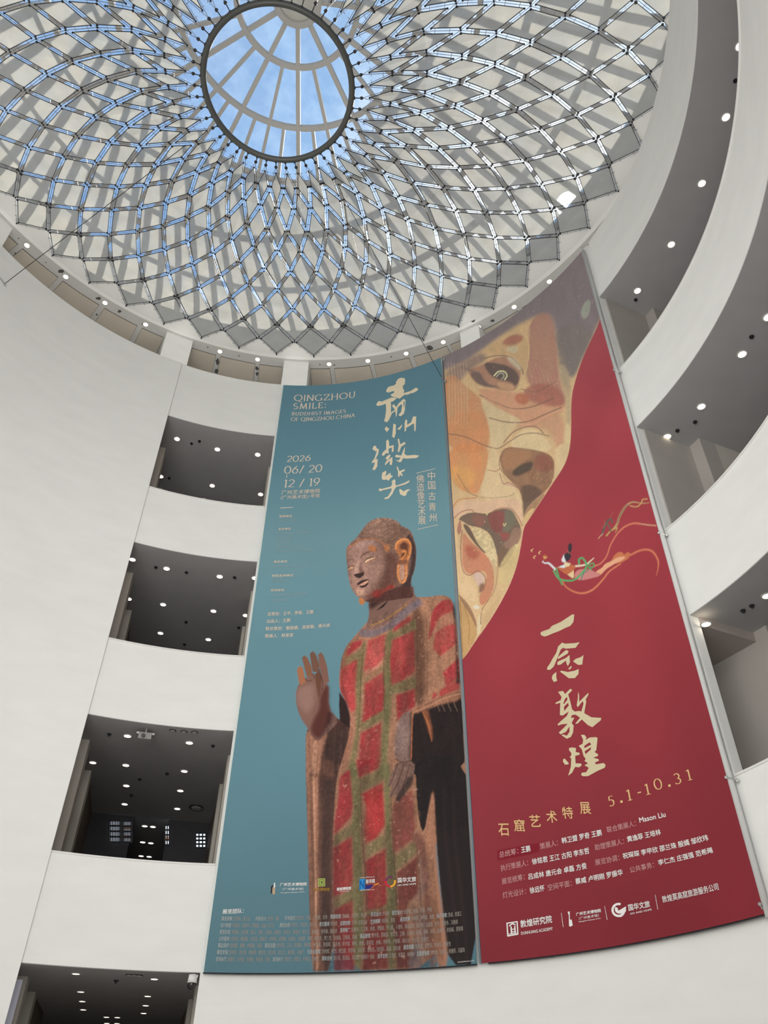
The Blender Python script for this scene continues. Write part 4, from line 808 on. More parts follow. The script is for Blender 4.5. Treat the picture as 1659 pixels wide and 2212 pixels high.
for t_, a_, b_ in lines:
    a0 = k1(*a_); b0 = g1(*b_); x0, z0 = P2(*a0); x1, z1 = P2(*b0)
    n = len(t_); i = 0
    wts = [1.0 if ord(c) > 255 else .5 for c in t_]; tot = sum(wts); pos = 0; segs = []; cur = ''
    # heads ("...：") print brighter than the names that follow
    import re as _re
    for mm in _re.finditer(r'[^　：]+：|[^　：]+', t_):
        u0 = mm.start() / n; u1 = mm.end() / n
        q0 = (a0[0] + (b0[0] - a0[0]) * u0, a0[1] + (b0[1] - a0[1]) * u0); q1 = (a0[0] + (b0[0] - a0[0]) * (u1 - .003), a0[1] + (b0[1] - a0[1]) * (u1 - .003))
        yy = lambda u: (z0 + (z1 - z0) * u)
        v, f = type_mesh(mm.group(0), .012 if mm.group(0).endswith('：') else 0.0); ax = min(w[0] for w in v); bx = max(w[0] for w in v)
        tgt = s2 if mm.group(0).endswith('：') else s3
        if mm.start() == 0: s2.mark(); s3.mark()
        hh = .082; sx = (x1 - x0) * (u1 - u0 - .003) / (bx - ax)
        tgt.uv([(x0 + (x1 - x0) * u0 + (w[0] - ax) * sx, yy(u0) + w[1] * hh * 1.15) for w in v], f, 4 if mm.group(0).endswith('：') else 1)
s2.build('credit_headings', vcol('pale_heading_ink', (166, 172, 172)), blue); s3.build('credit_names', FAINT, blue)
# small colour marks of the organisers
def marks(lst, parent):
    for nm, c, polys in lst:
        q = Sheet(.008)
        for pl in polys: q.poly(pl)
        q.build(nm, vcol(nm + '_ink', c), parent)
def ringq(cx, cy, r0, r1, a0, a1, n=14, sq=1.0):
    return [[(cx + r * math.cos(rad(a0 + (a1 - a0) * (i + d) / n)), cy - r * sq * math.sin(rad(a0 + (a1 - a0) * (i + d) / n))) for r, d in ((r0, 0), (r1, 0), (r1, 1), (r0, 1))] for i in range(n)]
q = Sheet(); q.text('青州博物馆', k1(1320, 245), k1(1510, 240), 7.4, .01); q.build('museum_mark_lettering', vcol('gold_ink', (170, 130, 50)), blue)
marks((('museum_mark_black', (30, 28, 32), [K((832, 190), (856, 168), (862, 168), (850, 200), (845, 268), (830, 270))]), ('museum_mark_tan', (176, 156, 130), [K((850, 200), (882, 196), (880, 270), (868, 284), (845, 270))]),
       ('seal_mark', (166, 178, 92), [K((1378, 97), (1458, 93), (1458, 186), (1376, 188))]), ('news_mark_blue', (40, 140, 200), [G2((352, 90), (410, 86), (408, 190), (350, 195))]), ('news_mark_navy', (40, 40, 110), [G2((408, 150), (505, 146), (460, 185), (408, 190))]),
       ('news_mark_orange', (226, 130, 50), [G2((465, 178), (490, 145), (545, 124), (545, 138), (505, 152), (475, 180))]), ('travel_mark_purple', (110, 44, 90), [r for r in ringq(843.5, 1905, 8.5, 12, 60, 170, 10)]), ('travel_mark_red', (190, 40, 60), [r for r in ringq(843.5, 1905, 8, 12.3, 170, 270, 10)]), ('travel_mark_yellow', (226, 160, 50), [r for r in ringq(843.5, 1905, 8, 12, 270, 380, 10)])), blue)
q = Sheet(.010); q.poly(K((1388, 107), (1448, 103), (1448, 111), (1388, 115))); q.poly(K((1388, 107), (1396, 107), (1396, 178), (1388, 178))); q.poly(K((1440, 104), (1448, 104), (1448, 176), (1440, 176))); q.poly(K((1388, 170), (1448, 168), (1448, 176), (1388, 178))); q.poly(K((1408, 124), (1430, 123), (1430, 156), (1408, 158))); q.build('seal_mark_lines', vcol('seal_green_ink', (84, 104, 50)), blue)
q = Sheet(.010); q.poly(G2((354, 100), (366, 99), (392, 150), (392, 97), (404, 96), (403, 185), (392, 186), (366, 135), (366, 188), (354, 189))); q.build('news_mark_letter', vcol('deep_blue_ink', (24, 92, 160)), blue)
bar = MB(); bar.tube([pol(BR + .02, AZL - (AZL - AZS - .3) * i / 30, ZB - .01) for i in range(31)], .016, 8); bar.build('hem_rod', DARK, blue)
bar = MB(); bar.tube([pol(BR + .01, AZL + .03, ZB), pol(BR + .01, AZL + .03, ztop(AZL))], .022, 8); bar.build('side_hem', vcol('white_hem_ink', (208, 216, 212)), blue)

# ---- red banner: painted mural face and a small flying dancer
redb = empty('exhibition_banner', pol(BR, (AZS + AZR) / 2, ZB)); tag(redb, 'tall red exhibition banner printed with a large painted mural face and a small flying dancer', 'banner', 'exhibition banners')
END = rad(AZL - AZR) * BR
p = Print(SEAM + .06, END, ZB, 22.93, (150, 52, 62))
n1 = p.noise(1.1, 1.6, 11); n2 = p.noise(.08, .08, 12); n3 = p.noise(.16, .5, 14); n4 = p.noise(.045, .045, 16); n5 = p.noise(.3, .3, 19); nl = p.noise(.5, .10, 20)
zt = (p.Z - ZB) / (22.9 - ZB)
gr = np.stack([np.interp(zt, [0, .12, .35, .55, .8, 1], v) for v in ([.66, .74, 1.05, 1.2, 1.2, 1.1], [.55, .72, 1.15, 1.5, 2.0, 2.0], [.6, .72, 1.1, 1.4, 1.7, 1.7])], -1)  # pinkish lens haze towards the top is painted into the ink
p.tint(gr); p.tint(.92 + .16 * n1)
D = crop(940, 620, 4.608); E_ = crop(940, 960, 4.608)
face = D((-20, 700), (20, 640), (420, 400), (900, -60), (1300, -450), (1600, -600), (1700, -120)) + D((1640, 300), (1560, 480), (1470, 680), (1400, 900), (1352, 1100), (1356, 1450), (1335, 1640)) + E_((1320, 120), (1290, 210), (1180, 380), (1090, 520), (1010, 640), (930, 760), (880, 840), (865, 950), (820, 1200), (740, 1420), (620, 1640), (500, 1830), (410, 1950), (280, 2150), (240, 2150), (150, 900), (100, 0))
face = rounded(face, 2); p.poly(face, (206, 174, 130), .006); fm, _ = p.mask(face)
def fp(q, c, soft=.02, al=.95, tex=None): p.poly(rounded(q, 2), c, soft, al, tex, clip=fm)
def fl(q, w, c, al=.8, soft=.0): p.line(q, w, c, al, soft, clip=fm)
# hair, brow and veil at the top
fp(D((-20, 730), (0, 640), (300, 420), (900, -60), (1300, -450), (1600, -600), (1700, -120), (1660, 250), (1560, 480), (1470, 680), (1380, 900), (1340, 880), (1240, 700), (1150, 250), (930, 330), (760, 420), (560, 560), (300, 760), (80, 860)), (112, 104, 116), .10)
fp(D((930, 330), (1140, 230), (1210, 520), (1230, 880), (1290, 1100), (1300, 1220), (1100, 1150), (880, 930), (930, 650)), (160, 108, 100), .05, tex=.7 + .3 * n3)
fp(D((950, 330), (1140, 250), (1190, 480), (1000, 560)), (168, 126, 112), .08, .6); fp(D((1180, 420), (1480, 330), (1560, 470), (1460, 680), (1380, 900), (1330, 860), (1340, 1100), (1240, 900), (1220, 600)), (112, 106, 104), .05, tex=.6 + .4 * n2)
fp(D((1230, 740), (1335, 820), (1345, 1100), (1355, 1350), (1300, 1380), (1295, 1120), (1240, 900)), (176, 156, 126), .03, .85, tex=.6 + .4 * n2); fp(D((1280, 1370), (1352, 1350), (1350, 1650), (1260, 1650)), (208, 186, 142), .02)
fp(D((1440, 230), (1480, 130), (1530, 95), (1545, 150), (1520, 270), (1470, 310)), (150, 156, 146), .02)
# brow bone, cream with red cap
fp(D((480, 640), (640, 540), (760, 480), (880, 470), (930, 560), (920, 750), (870, 900), (850, 760), (760, 680), (620, 690)), (196, 162, 120), .03); fp(D((650, 560), (780, 470), (890, 490), (860, 560), (720, 600)), (164, 96, 84), .05, .85); fp(D((690, 630), (760, 590), (840, 600), (800, 680)), (200, 184, 152), .03)
fl(D((880, 470), (930, 560), (925, 740), (870, 940), (790, 1040)), 3, (204, 178, 132), .9); fl(D((905, 340), (940, 430), (930, 560)), 2, (196, 160, 124), .7)
# nose bridge and left shadow
fp(D((80, 860), (280, 760), (480, 640), (520, 740), (400, 800), (300, 880), (260, 960), (150, 940)), (134, 112, 108), .09, .9); fp(D((80, 900), (200, 880), (280, 980), (420, 1080), (520, 1200), (550, 1320), (540, 1500), (520, 1660), (120, 1660), (100, 1200)), (190, 130, 92), .03, tex=.65 + .35 * n3); fp(D((110, 1240), (500, 1240), (545, 1330), (530, 1640), (120, 1640)), (204, 134, 86), .10, .6)
fp(E_((110, 0), (540, 0), (520, 240), (450, 460), (400, 520), (160, 420)), (206, 132, 80), .03, tex=.7 + .3 * n3); fp(E_((140, 200), (400, 240), (390, 450), (160, 400)), (218, 160, 92), .08, .7)
# eye
fp(D((480, 780), (640, 690), (780, 720), (860, 820), (840, 960), (800, 1040), (700, 1040), (520, 1010), (400, 960), (340, 880), (330, 830)), (164, 120, 100), .02); fp(D((470, 760), (600, 760), (760, 800), (840, 880), (830, 960), (790, 1000), (760, 950), (620, 930), (540, 880)), (78, 64, 66), .02); fp(D((330, 860), (450, 850), (480, 930), (560, 990), (700, 1000), (560, 1010), (420, 980)), (96, 80, 80), .03, .9)
fl(D((585, 895), (630, 850), (690, 850), (715, 890), (690, 935)), 3.2, (206, 204, 156), .95); fl(D((610, 905), (640, 870), (675, 870), (685, 900), (660, 925)), 2, (178, 186, 170), .9); fl(D((480, 720), (620, 690), (760, 710), (850, 800), (880, 880)), 3, (110, 86, 78), .7); fp(D((600, 950), (760, 970), (790, 1000), (770, 1040), (640, 1020)), (194, 150, 116), .03); fl(D((250, 800), (330, 830), (440, 870)), 6, (110, 92, 94), .6, .02)
fp(D((700, 700), (780, 710), (860, 800), (850, 850), (760, 770)), (196, 186, 160), .03, .8)
# cheek between eye and nose wing
fp(D((400, 1020), (560, 1020), (780, 1060), (1000, 1060), (1290, 1110), (1290, 1250), (1100, 1330), (900, 1380), (700, 1290), (520, 1150)), (196, 140, 112), .04, tex=.7 + .3 * n3); fp(D((870, 1010), (1120, 940), (1290, 1060), (1290, 1200), (1050, 1180), (900, 1120)), (160, 92, 82), .05, .85); fp(D((780, 1100), (850, 1050), (940, 1100), (920, 1180), (820, 1170)), (180, 98, 72), .03, .8)
fp(D((430, 1080), (560, 1180), (760, 1280), (880, 1340), (760, 1420), (640, 1620), (560, 1650), (545, 1400)), (206, 184, 144), .03)
fp(D((760, 1400), (1000, 1330), (1290, 1230), (1285, 1650), (1230, 1650), (1140, 1420), (960, 1400)), (192, 140, 112), .04, tex=.7 + .3 * n3); fp(D((740, 1540), (860, 1430), (960, 1400), (1080, 1480), (1200, 1650), (800, 1640)), (214, 190, 148), .03)
for q, w in ((((440, 1080), (620, 1170), (780, 1220), (960, 1200), (1180, 1110)), 3), (((540, 1310), (700, 1350), (900, 1350), (1100, 1270), (1260, 1200)), 2.6), (((680, 1560), (780, 1450), (900, 1400), (1010, 1400), (1080, 1460)), 2.4), (((130, 1470), (300, 1500), (480, 1580), (620, 1615), (720, 1560), (850, 1480), (1000, 1460), (1140, 1490)), 2.2), (((850, 1020), (1000, 1050), (1120, 990), (1220, 940)), 2)): fl(D(*q), w, (116, 82, 70), .75)
fl(D((480, 1100), (680, 1200), (840, 1230), (1000, 1200)), 2, (216, 160, 130), .6); fl(D((780, 1360), (960, 1370), (1160, 1260), (1290, 1210)), 2, (218, 166, 136), .6)
for q in (((700, 1000), (870, 1000)), ): pass
for k in range(9):
    x_ = 900 + 45 * k; fl(D((x_, 700 + 30 * k), (x_ + 40, 820 + 20 * k), (x_ + 70, 960 + 10 * k)), 1.4, (196, 140, 122), .45)
for k in range(14):
    x_ = 130 + 30 * (k % 7); y_ = 760 + 200 * (k // 7); fl(D((x_, y_), (x_ + 14, y_ + 220), (x_ + 8, y_ + 430)), 1.6, (214, 180, 146), .35)
# nose wing
fp(E_((640, 120), (700, 30), (850, 40), (1060, 70), (1180, 130), (1190, 260), (1170, 380), (1090, 480), (980, 560), (880, 600), (850, 470), (780, 400), (700, 320), (650, 220)), (122, 78, 58), .012, tex=.75 + .25 * n3); fp(E_((660, 140), (720, 40), (900, 60), (1000, 110), (880, 180), (760, 260), (680, 260)), (168, 118, 84), .05, .8); fp(E_((750, 290), (860, 200), (990, 165), (960, 260), (860, 310), (800, 330)), (60, 48, 44), .02); fp(E_((1000, 90), (1150, 120), (1185, 240), (1100, 300), (980, 250)), (130, 66, 58), .05, .8); fp(E_((840, 420), (960, 400), (1090, 480), (990, 560), (900, 660), (880, 780), (870, 560)), (86, 62, 54), .02); fp(E_((1090, 480), (1180, 380), (1010, 640), (900, 760), (900, 640)), (146, 104, 78), .02, .8); fp(E_((1100, 470), (1140, 430), (1080, 530)), (214, 180, 140), .01); fp(E_((900, 690), (1000, 620), (950, 720), (880, 820)), (210, 178, 126), .015)
fp(E_((1200, 0), (1340, 0), (1300, 210), (1180, 390), (1200, 240)), (210, 184, 142), .015)
p.tint(.9 + .25 * (n2 > .62), clip=fm * p.mask(E_((900, 250), (1180, 180), (1180, 380), (1000, 450)))[0])
# upper lip and philtrum
fp(E_((560, 0), (640, 130), (650, 280), (700, 400), (800, 420), (860, 560), (870, 640), (420, 560), (500, 300)), (214, 188, 146), .02); fp(E_((300, 560), (500, 570), (700, 540), (860, 560), (875, 800), (830, 780), (790, 660), (620, 640), (520, 700), (380, 680), (250, 720), (170, 760), (170, 640)), (212, 176, 146), .02); fp(E_((640, 300), (680, 400), (780, 390), (830, 450), (760, 420), (690, 420)), (200, 162, 140), .01)
for q, w, c in ((((640, 290), (680, 400), (730, 385), (820, 440)), 2.2, (160, 106, 92)), (((310, 460), (400, 520), (560, 540), (740, 520), (790, 490)), 2.4, (178, 150, 118)), (((170, 640), (240, 560), (400, 540), (420, 520)), 2.2, (190, 116, 78)), (((170, 760), (260, 680), (360, 660), (400, 690), (520, 700), (640, 645), (760, 650), (830, 740), (870, 820)), 2.4, (158, 102, 84)), (((520, 260), (600, 275), (650, 250)), 2, (166, 100, 80)), (((650, 120), (640, 220), (700, 310), (850, 420), (870, 560)), 1.6, (120, 84, 72)), (((220, 300), (330, 480), (420, 520)), 2, (150, 108, 74))): fl(E_(*q), w, c)
# mouth
fp(E_((230, 760), (260, 720), (360, 680), (520, 705), (640, 645), (760, 650), (820, 760), (860, 840), (840, 960), (740, 1160), (630, 1270), (610, 1080), (560, 900), (440, 830), (340, 820), (270, 770)), (92, 74, 66), .01); fp(E_((350, 700), (520, 710), (500, 800), (430, 830), (380, 800)), (124, 84, 74), .02); fp(E_((520, 700), (690, 650), (690, 800), (650, 900), (580, 880), (540, 800)), (136, 62, 62), .02)
for k in range(9): fl(E_((528 + 19 * k, 700 - 5 * k), (545 + 16 * k, 780), (590 + 8 * k, 880)), 1.1, (84, 40, 44), .7)
for k in range(5): fl(E_((370 + 25 * k, 705), (390 + 22 * k, 780), (420 + 16 * k, 825)), 1.1, (150, 60, 62), .6)
fp(E_((690, 655), (780, 660), (810, 780), (740, 880), (670, 870), (700, 760)), (104, 100, 84), .02); fp(E_((630, 880), (760, 890), (720, 960), (670, 970)), (150, 52, 60), .015, tex=.5 + .5 * n2); fp(E_((770, 830), (870, 840), (850, 960), (790, 1010), (730, 1080), (650, 1000), (740, 960)), (150, 112, 96), .03, .8); fp(E_((620, 1000), (760, 1040), (720, 1160), (630, 1270)), (112, 84, 66), .03, .9, tex=.6 + .4 * n2)
fp(E_((345, 822), (460, 850), (540, 900), (590, 1000), (625, 1130), (620, 1250), (570, 1180), (500, 1090), (430, 1000), (390, 900)), (202, 182, 140), .008); p.tint(.8 + .34 * (n2 > .45) * n4 + .1, clip=fm * p.mask(E_((345, 822), (460, 850), (540, 900), (590, 1000), (625, 1130), (620, 1250), (570, 1180), (500, 1090), (430, 1000), (390, 900)))[0])
fp(E_((270, 790), (345, 822), (420, 1000), (520, 1100), (470, 1080), (360, 950), (300, 860)), (80, 62, 58), .015); fp(E_((215, 860), (240, 760), (262, 770), (262, 880), (230, 915)), (160, 104, 92), .012)
# lower lip, chin, tongue
fp(E_((275, 860), (340, 960), (480, 1080), (560, 1180), (590, 1320), (580, 1480), (460, 1640), (430, 1520), (500, 1420), (520, 1310), (480, 1260), (400, 1290), (330, 1300), (275, 1240), (270, 1040)), (192, 116, 88), .012, tex=.8 + .2 * n3); fp(E_((285, 1010), (360, 1010), (450, 1090), (420, 1150), (330, 1160)), (168, 78, 62), .04, .85); fp(E_((370, 1310), (430, 1270), (500, 1330), (480, 1390), (420, 1430)), (206, 176, 164), .015); fp(E_((435, 1400), (490, 1380), (500, 1440), (440, 1500)), (126, 86, 66), .02); fp(E_((620, 1250), (760, 1020), (850, 980), (810, 1200), (740, 1410), (620, 1400)), (202, 180, 128), .03, tex=.7 + .3 * n2)
fp(E_((190, 780), (230, 920), (260, 1240), (330, 1310), (400, 1340), (430, 1440), (430, 1540), (440, 1700), (430, 1850), (330, 1620), (220, 1480)), (214, 182, 138), .015); fp(E_((240, 1390), (330, 1370), (400, 1440), (420, 1600), (340, 1560), (260, 1480)), (222, 192, 150), .04, .8)
fp(E_((220, 1500), (300, 1600), (380, 1720), (415, 1830), (415, 1930), (270, 2160), (240, 2160)), (186, 146, 92), .012); fp(E_((215, 1480), (340, 1600), (410, 1760), (415, 1850), (360, 1720), (280, 1600)), (140, 98, 70), .015, .9); fp(E_((440, 1690), (470, 1700), (455, 1850), (420, 1930), (420, 1800)), (216, 200, 164), .012); fp(E_((370, 1620), (420, 1600), (450, 1640), (400, 1650)), (222, 214, 196), .01)
for q, w, c in ((((270, 860), (255, 1040), (275, 1250), (340, 1310), (420, 1270), (490, 1310), (500, 1400), (440, 1480)), 2.6, (150, 92, 82)), (((620, 1100), (625, 1250), (590, 1460), (470, 1650), (450, 1800)), 2, (168, 122, 86)), (((540, 1540), (500, 1600), (465, 1660), (455, 1800)), 1.8, (150, 108, 80)), (((245, 1500), (260, 1800), (275, 2080)), 2, (140, 96, 54)), (((290, 1620), (340, 1800), (330, 2000)), 1.6, (150, 106, 62))): fl(E_(*q), w, c)
for k in range(12): fl(E_((480 + 14 * k, 1700 - 16 * k), (470 + 14 * k, 1860 - 22 * k)), 1.0, (176, 132, 94), .6)
fl(E_((880, 830), (862, 960), (815, 1200), (735, 1420), (615, 1640), (500, 1830)), 2, (224, 200, 160), .6)
for x_, y_ in ((515, 695), (690, 805), (810, 1010)): fl(E_((x_ - 12, y_ - 12), (x_, y_ + 14), (x_ + 16, y_ - 14)), 1.6, (226, 214, 150), .9)
p.tint(.93 + .14 * n4, clip=fm); p.tint(.92 + .16 * n3, clip=fm); p.a += ((n2 * n4) > .78)[..., None] * (fm * .45)[..., None] * (np.array(lin((216, 196, 160))) - p.a)
p.a += (np.array(lin((206, 186, 164))) - p.a) * (fm * .10)[..., None]; p.tint(1 + .08 * fm)
# flying dancer with ribbons and a little dragon
G = crop(1120, 1040, 5.027)
OR_ = (206, 124, 92)
p.line(G((470, 1060), (500, 1130), (560, 1180), (650, 1215), (740, 1210), (830, 1160), (920, 1060), (990, 970), (1110, 885)), (2.4, 4.2, 3), OR_); p.line(G((1210, 790), (1300, 740), (1390, 722), (1460, 750), (1510, 840), (1510, 930), (1490, 1008)), (4, 4.5, 1.2), (204, 120, 90)); p.line(G((815, 925), (890, 890), (950, 820), (980, 740), (1000, 680), (1070, 560), (1150, 480), (1240, 440), (1320, 440)), (3, 2.6, 4.5), (208, 124, 98)); p.line(G((1320, 442), (1400, 450), (1492, 456)), 2.2, (214, 170, 140))
p.poly(G((1005, 860), (1040, 790), (1090, 755), (1130, 760), (1140, 790), (1180, 755), (1215, 765), (1200, 820), (1130, 870), (1040, 890)), (198, 118, 82)); p.poly(G((905, 940), (940, 890), (1010, 860), (1080, 810), (1160, 805), (1140, 840), (1060, 880), (960, 940), (900, 1010), (850, 1040), (830, 1010), (850, 970)), (226, 170, 134))
p.poly(G((610, 1000), (650, 960), (740, 950), (850, 990), (900, 1000), (860, 1035), (780, 1060), (680, 1080), (610, 1060)), (202, 132, 128)); p.poly(G((525, 1010), (600, 960), (605, 1050), (580, 1055)), (224, 196, 152)); p.poly(G((410, 930), (470, 935), (560, 910), (610, 910), (620, 950), (560, 1000), (520, 1020), (440, 960)), (192, 108, 74))
p.poly(G((430, 935), (500, 905), (500, 875), (560, 900), (560, 915), (490, 945)), (214, 222, 226)); p.poly(G((500, 880), (570, 895), (545, 930), (500, 930)), (226, 206, 166)); p.poly(G((490, 800), (505, 790), (520, 870), (490, 885), (475, 878), (465, 855), (478, 830)), (222, 220, 222)); p.poly(G((495, 800), (540, 775), (570, 790), (570, 830), (540, 870), (515, 870), (500, 830)), (58, 54, 62)); p.poly(G((540, 760), (540, 700), (560, 670), (582, 690), (580, 740), (560, 790)), (58, 54, 62)); p.line(G((530, 755), (550, 780), (568, 790)), 1, (208, 130, 96))
p.line(G((405, 965), (365, 925), (325, 892), (285, 893), (262, 865)), (4.5, 4, 1.2), (216, 218, 222)); p.line(G((290, 890), (252, 882)), 1.2, (216, 218, 222)); p.line(G((618, 925), (700, 915), (750, 895), (800, 850), (822, 832)), (4.5, 3.4, 1.2), (222, 206, 180))
p.line(G((380, 970), (430, 1050), (500, 1080), (600, 1075), (680, 1010), (740, 920), (700, 840), (660, 850), (660, 905)), 4, (92, 168, 108)); p.line(G((410, 940), (440, 1050), (480, 1130)), 3.6, (92, 160, 104)); p.line(G((740, 920), (810, 890), (815, 930), (760, 935), (800, 965)), 3, (92, 160, 104)); p.line(G((680, 1070), (710, 1000), (760, 965)), 2.4, (90, 130, 120))
for x_, y_ in ((148, 755), (230, 780), (175, 828)): p.line(G((x_ + 14, y_ - 16), (x_ - 10, y_), (x_ + 4, y_ + 18)), 1.8, (228, 196, 140))
p.poly(G((262, 820), (290, 795), (315, 820), (290, 860), (270, 850)), (190, 110, 60), .01, .8); p.line(G((275, 815), (290, 840), (312, 825)), 1.6, (232, 206, 140))
p.line(G((1418, 205), (1340, 215), (1240, 205), (1180, 235), (1130, 300), (1090, 380), (1070, 450), (1030, 510)), (1.4, 4.6, 5), (182, 150, 110)); p.line(G((1180, 235), (1130, 300), (1090, 380), (1070, 450)), 2, (120, 104, 84)); p.line(G((1395, 165), (1340, 175), (1330, 210), (1280, 255), (1205, 245)), 2.4, (196, 160, 106)); p.line(G((1020, 440), (1000, 400), (960, 430), (930, 500), (900, 590)), 4, (96, 92, 86)); p.line(G((1070, 490), (1000, 530), (950, 590)), 3, (188, 162, 96)); p.line(G((960, 440), (990, 500), (1000, 540)), 3, (110, 100, 88)); p.line(G((920, 560), (880, 600), (868, 622)), 1.6, (206, 166, 130)); p.line(G((905, 500), (935, 470), (930, 410)), 1.2, (170, 120, 90)); p.line(G((990, 390), (1010, 350), (1035, 320)), 1, (170, 110, 90)); p.line(G((1050, 550), (1075, 490)), 1.6, (190, 160, 110))
# deeper red block behind one credit
Rr = crop(1040, 1640, 2.68)
p.poly(Rr((92, 527), (332, 484), (335, 540), (92, 590)), (122, 20, 38))
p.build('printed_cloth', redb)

K = crop(1130, 1300, 5.268); sh = Sheet()
for q in (((200, 350), (230, 335), (300, 310), (330, 275), (430, 230), (560, 145), (585, 145), (575, 230), (540, 275), (480, 300), (410, 335), (330, 365), (285, 385), (245, 397), (205, 380)),
 ((445, 465), (480, 478), (600, 470), (645, 460), (600, 525), (490, 535), (455, 525), (430, 545), (395, 635), (350, 740), (310, 775), (275, 775), (275, 750), (310, 700), (330, 660), (380, 580), (400, 510)), ((400, 630), (440, 590), (490, 550), (520, 560), (510, 590), (450, 625), (400, 655)), ((390, 700), (400, 680), (490, 640), (530, 605), (535, 690), (510, 735), (495, 700), (490, 670), (430, 715), (395, 722)), ((570, 680), (600, 650), (660, 630), (690, 605), (675, 715), (630, 720)), ((515, 765), (550, 728), (555, 750), (530, 772)), ((420, 795), (440, 785), (510, 800), (590, 785), (635, 765), (632, 825), (590, 870), (520, 870), (470, 830)), ((328, 870), (340, 830), (380, 800), (380, 860), (390, 900), (350, 915)),
 ((400, 1025), (455, 1015), (480, 1050), (540, 990), (563, 1005), (515, 1055), (540, 1140), (560, 1225), (590, 1250), (640, 1243), (665, 1250), (690, 1160), (680, 1130), (625, 1200), (612, 1180), (625, 1100), (628, 1025), (640, 1060), (640, 1140), (700, 1080), (745, 1035), (745, 1060), (715, 1110), (720, 1140), (700, 1250), (700, 1270), (780, 1315), (893, 1322), (885, 1350), (790, 1428), (740, 1405), (670, 1340), (620, 1388), (595, 1388), (650, 1320), (600, 1285), (560, 1290), (545, 1320), (585, 1320), (555, 1380), (578, 1410), (570, 1490), (545, 1540), (500, 1560), (440, 1520), (455, 1510), (500, 1525), (530, 1480), (530, 1420), (490, 1480), (430, 1510), (408, 1490), (470, 1430), (510, 1390), (440, 1395), (400, 1410), (395, 1395), (430, 1360), (500, 1300), (520, 1250), (455, 1295), (420, 1290), (425, 1150), (375, 1165), (370, 1150), (430, 1120), (440, 1085)),
 ((455, 1820), (460, 1790), (475, 1785), (520, 1835), (520, 1850), (480, 1855)), ((525, 1665), (560, 1658), (605, 1665), (600, 1710), (645, 1720), (645, 1740), (595, 1755), (600, 1840), (660, 1840), (670, 1860), (640, 1885), (595, 1880), (560, 1945), (515, 1980), (545, 1880), (550, 1780), (530, 1770), (550, 1750), (550, 1720), (525, 1690)),
 ((660, 1515), (700, 1515), (725, 1545), (710, 1575), (760, 1545), (830, 1540), (850, 1550), (845, 1600), (835, 1690), (815, 1710), (855, 1735), (855, 1755), (800, 1775), (860, 1790), (865, 1810), (820, 1830), (830, 1850), (920, 1835), (942, 1860), (930, 1890), (860, 1920), (740, 1985), (680, 1985), (662, 1970), (670, 1945), (720, 1940), (750, 1890), (700, 1860), (740, 1840), (700, 1810), (715, 1790), (690, 1755), (670, 1680), (635, 1640), (680, 1615), (685, 1570))): sh.poly(K(*q))
sh.build('brush_title', vcol('pale_brush_ink', (204, 192, 158)), redb, 'pale brush-written title')
sh = Sheet(.010)
for q in (((460, 1160), (480, 1105), (500, 1085), (508, 1112), (470, 1165)), ((468, 1195), (515, 1150), (522, 1182), (470, 1245)), ((700, 1640), (760, 1600), (778, 1625), (700, 1668)), ((704, 1702), (778, 1655), (770, 1685), (712, 1735))): sh.poly(K(*q))
sh.build('title_counters', vcol('title_red_ink', (140, 50, 60)), redb)
K = Rr; sh = Sheet(); dim = Sheet(); wh = Sheet(); gy = Sheet()
for ch, c in zip('石窟艺术特展', ((133, 408), (224, 383), (315, 357), (412, 332), (505, 309), (607, 282))): sh.glyph(ch, k1(*c), 23.5, 27, .012)
sh.mark()
for ch, c, w_, h_ in (('5', (757, 240), 12, 23), ('1', (860, 206), 10, 24), ('1', (966, 172), 10, 24), ('0', (1029, 142), 16, 24), ('3', (1142, 110), 14, 24), ('1', (1208, 88), 10, 24)):
    c_ = k1(*c); sh.pen(ch, (c_[0] - w_ / 2, c_[1] + h_ / 2 + 1.2), (c_[0] + w_ / 2, c_[1] + h_ / 2 - 1.2), h_, .06, .17); sh.cut.pop()
for c in ((812, 246), (1090, 153)): sh.poly([(k1(*c)[0] + 3 * math.cos(t * PI / 6), k1(*c)[1] + 3 * math.sin(t * PI / 6)) for t in range(12)])
sh.poly(K((905, 192), (926, 187), (926, 194), (905, 199)))
sh.build('subtitle_lettering', vcol('gold_subtitle_ink', (214, 178, 128)), redb, 'gold subtitle and dates')
for t_, a_, b_ in (('总统筹：', (105, 572), (215, 549)), ('策展人：', (342, 524), (445, 500)), ('联合策展人：', (730, 427), (898, 388)), ('执行策展人：', (113, 650), (272, 617)), ('助理策展人：', (660, 530), (828, 492)), ('展览统筹：', (120, 727), (252, 699)), ('展览协调：', (662, 617), (802, 587)), ('灯光设计：', (125, 807), (260, 782)), ('空间平面：', (388, 762), (525, 735)), ('公共事务：', (863, 660), (1003, 628))): dim.text(t_, k1(*a_), k1(*b_), 14)
for t_, a_, b_ in (('王鹏', (232, 545), (286, 534)), ('韩卫盟 罗奇 王鹏', (468, 491), (700, 442)), ('Mason Liu', (918, 369), (1070, 334)), ('徐铭君 王江 古阳 李东哲', (295, 612), (628, 547)), ('黄逸菲 王培林', (848, 482), (1043, 438)), ('吕成林 唐元会 卓磊 方俊', (275, 699), (613, 634)), ('祝琛琛 李甲欣 邵兰珠 殷嫣 邹欣玮', (822, 579), (1318, 471)), ('徐远怀', (282, 780), (368, 764)), ('蔡威 卢明刚 罗振华', (548, 727), (822, 672)), ('李仁杰 庄强强 范希飚', (1028, 617), (1345, 543))): wh.text(t_, k1(*a_), k1(*b_), 14 if 'M' not in t_ else 12, .018)
dim.build('credit_headings', vcol('dusty_pink_ink', (196, 150, 152)), redb); wh.build('credit_names', WHITE, redb)
lg = Sheet()
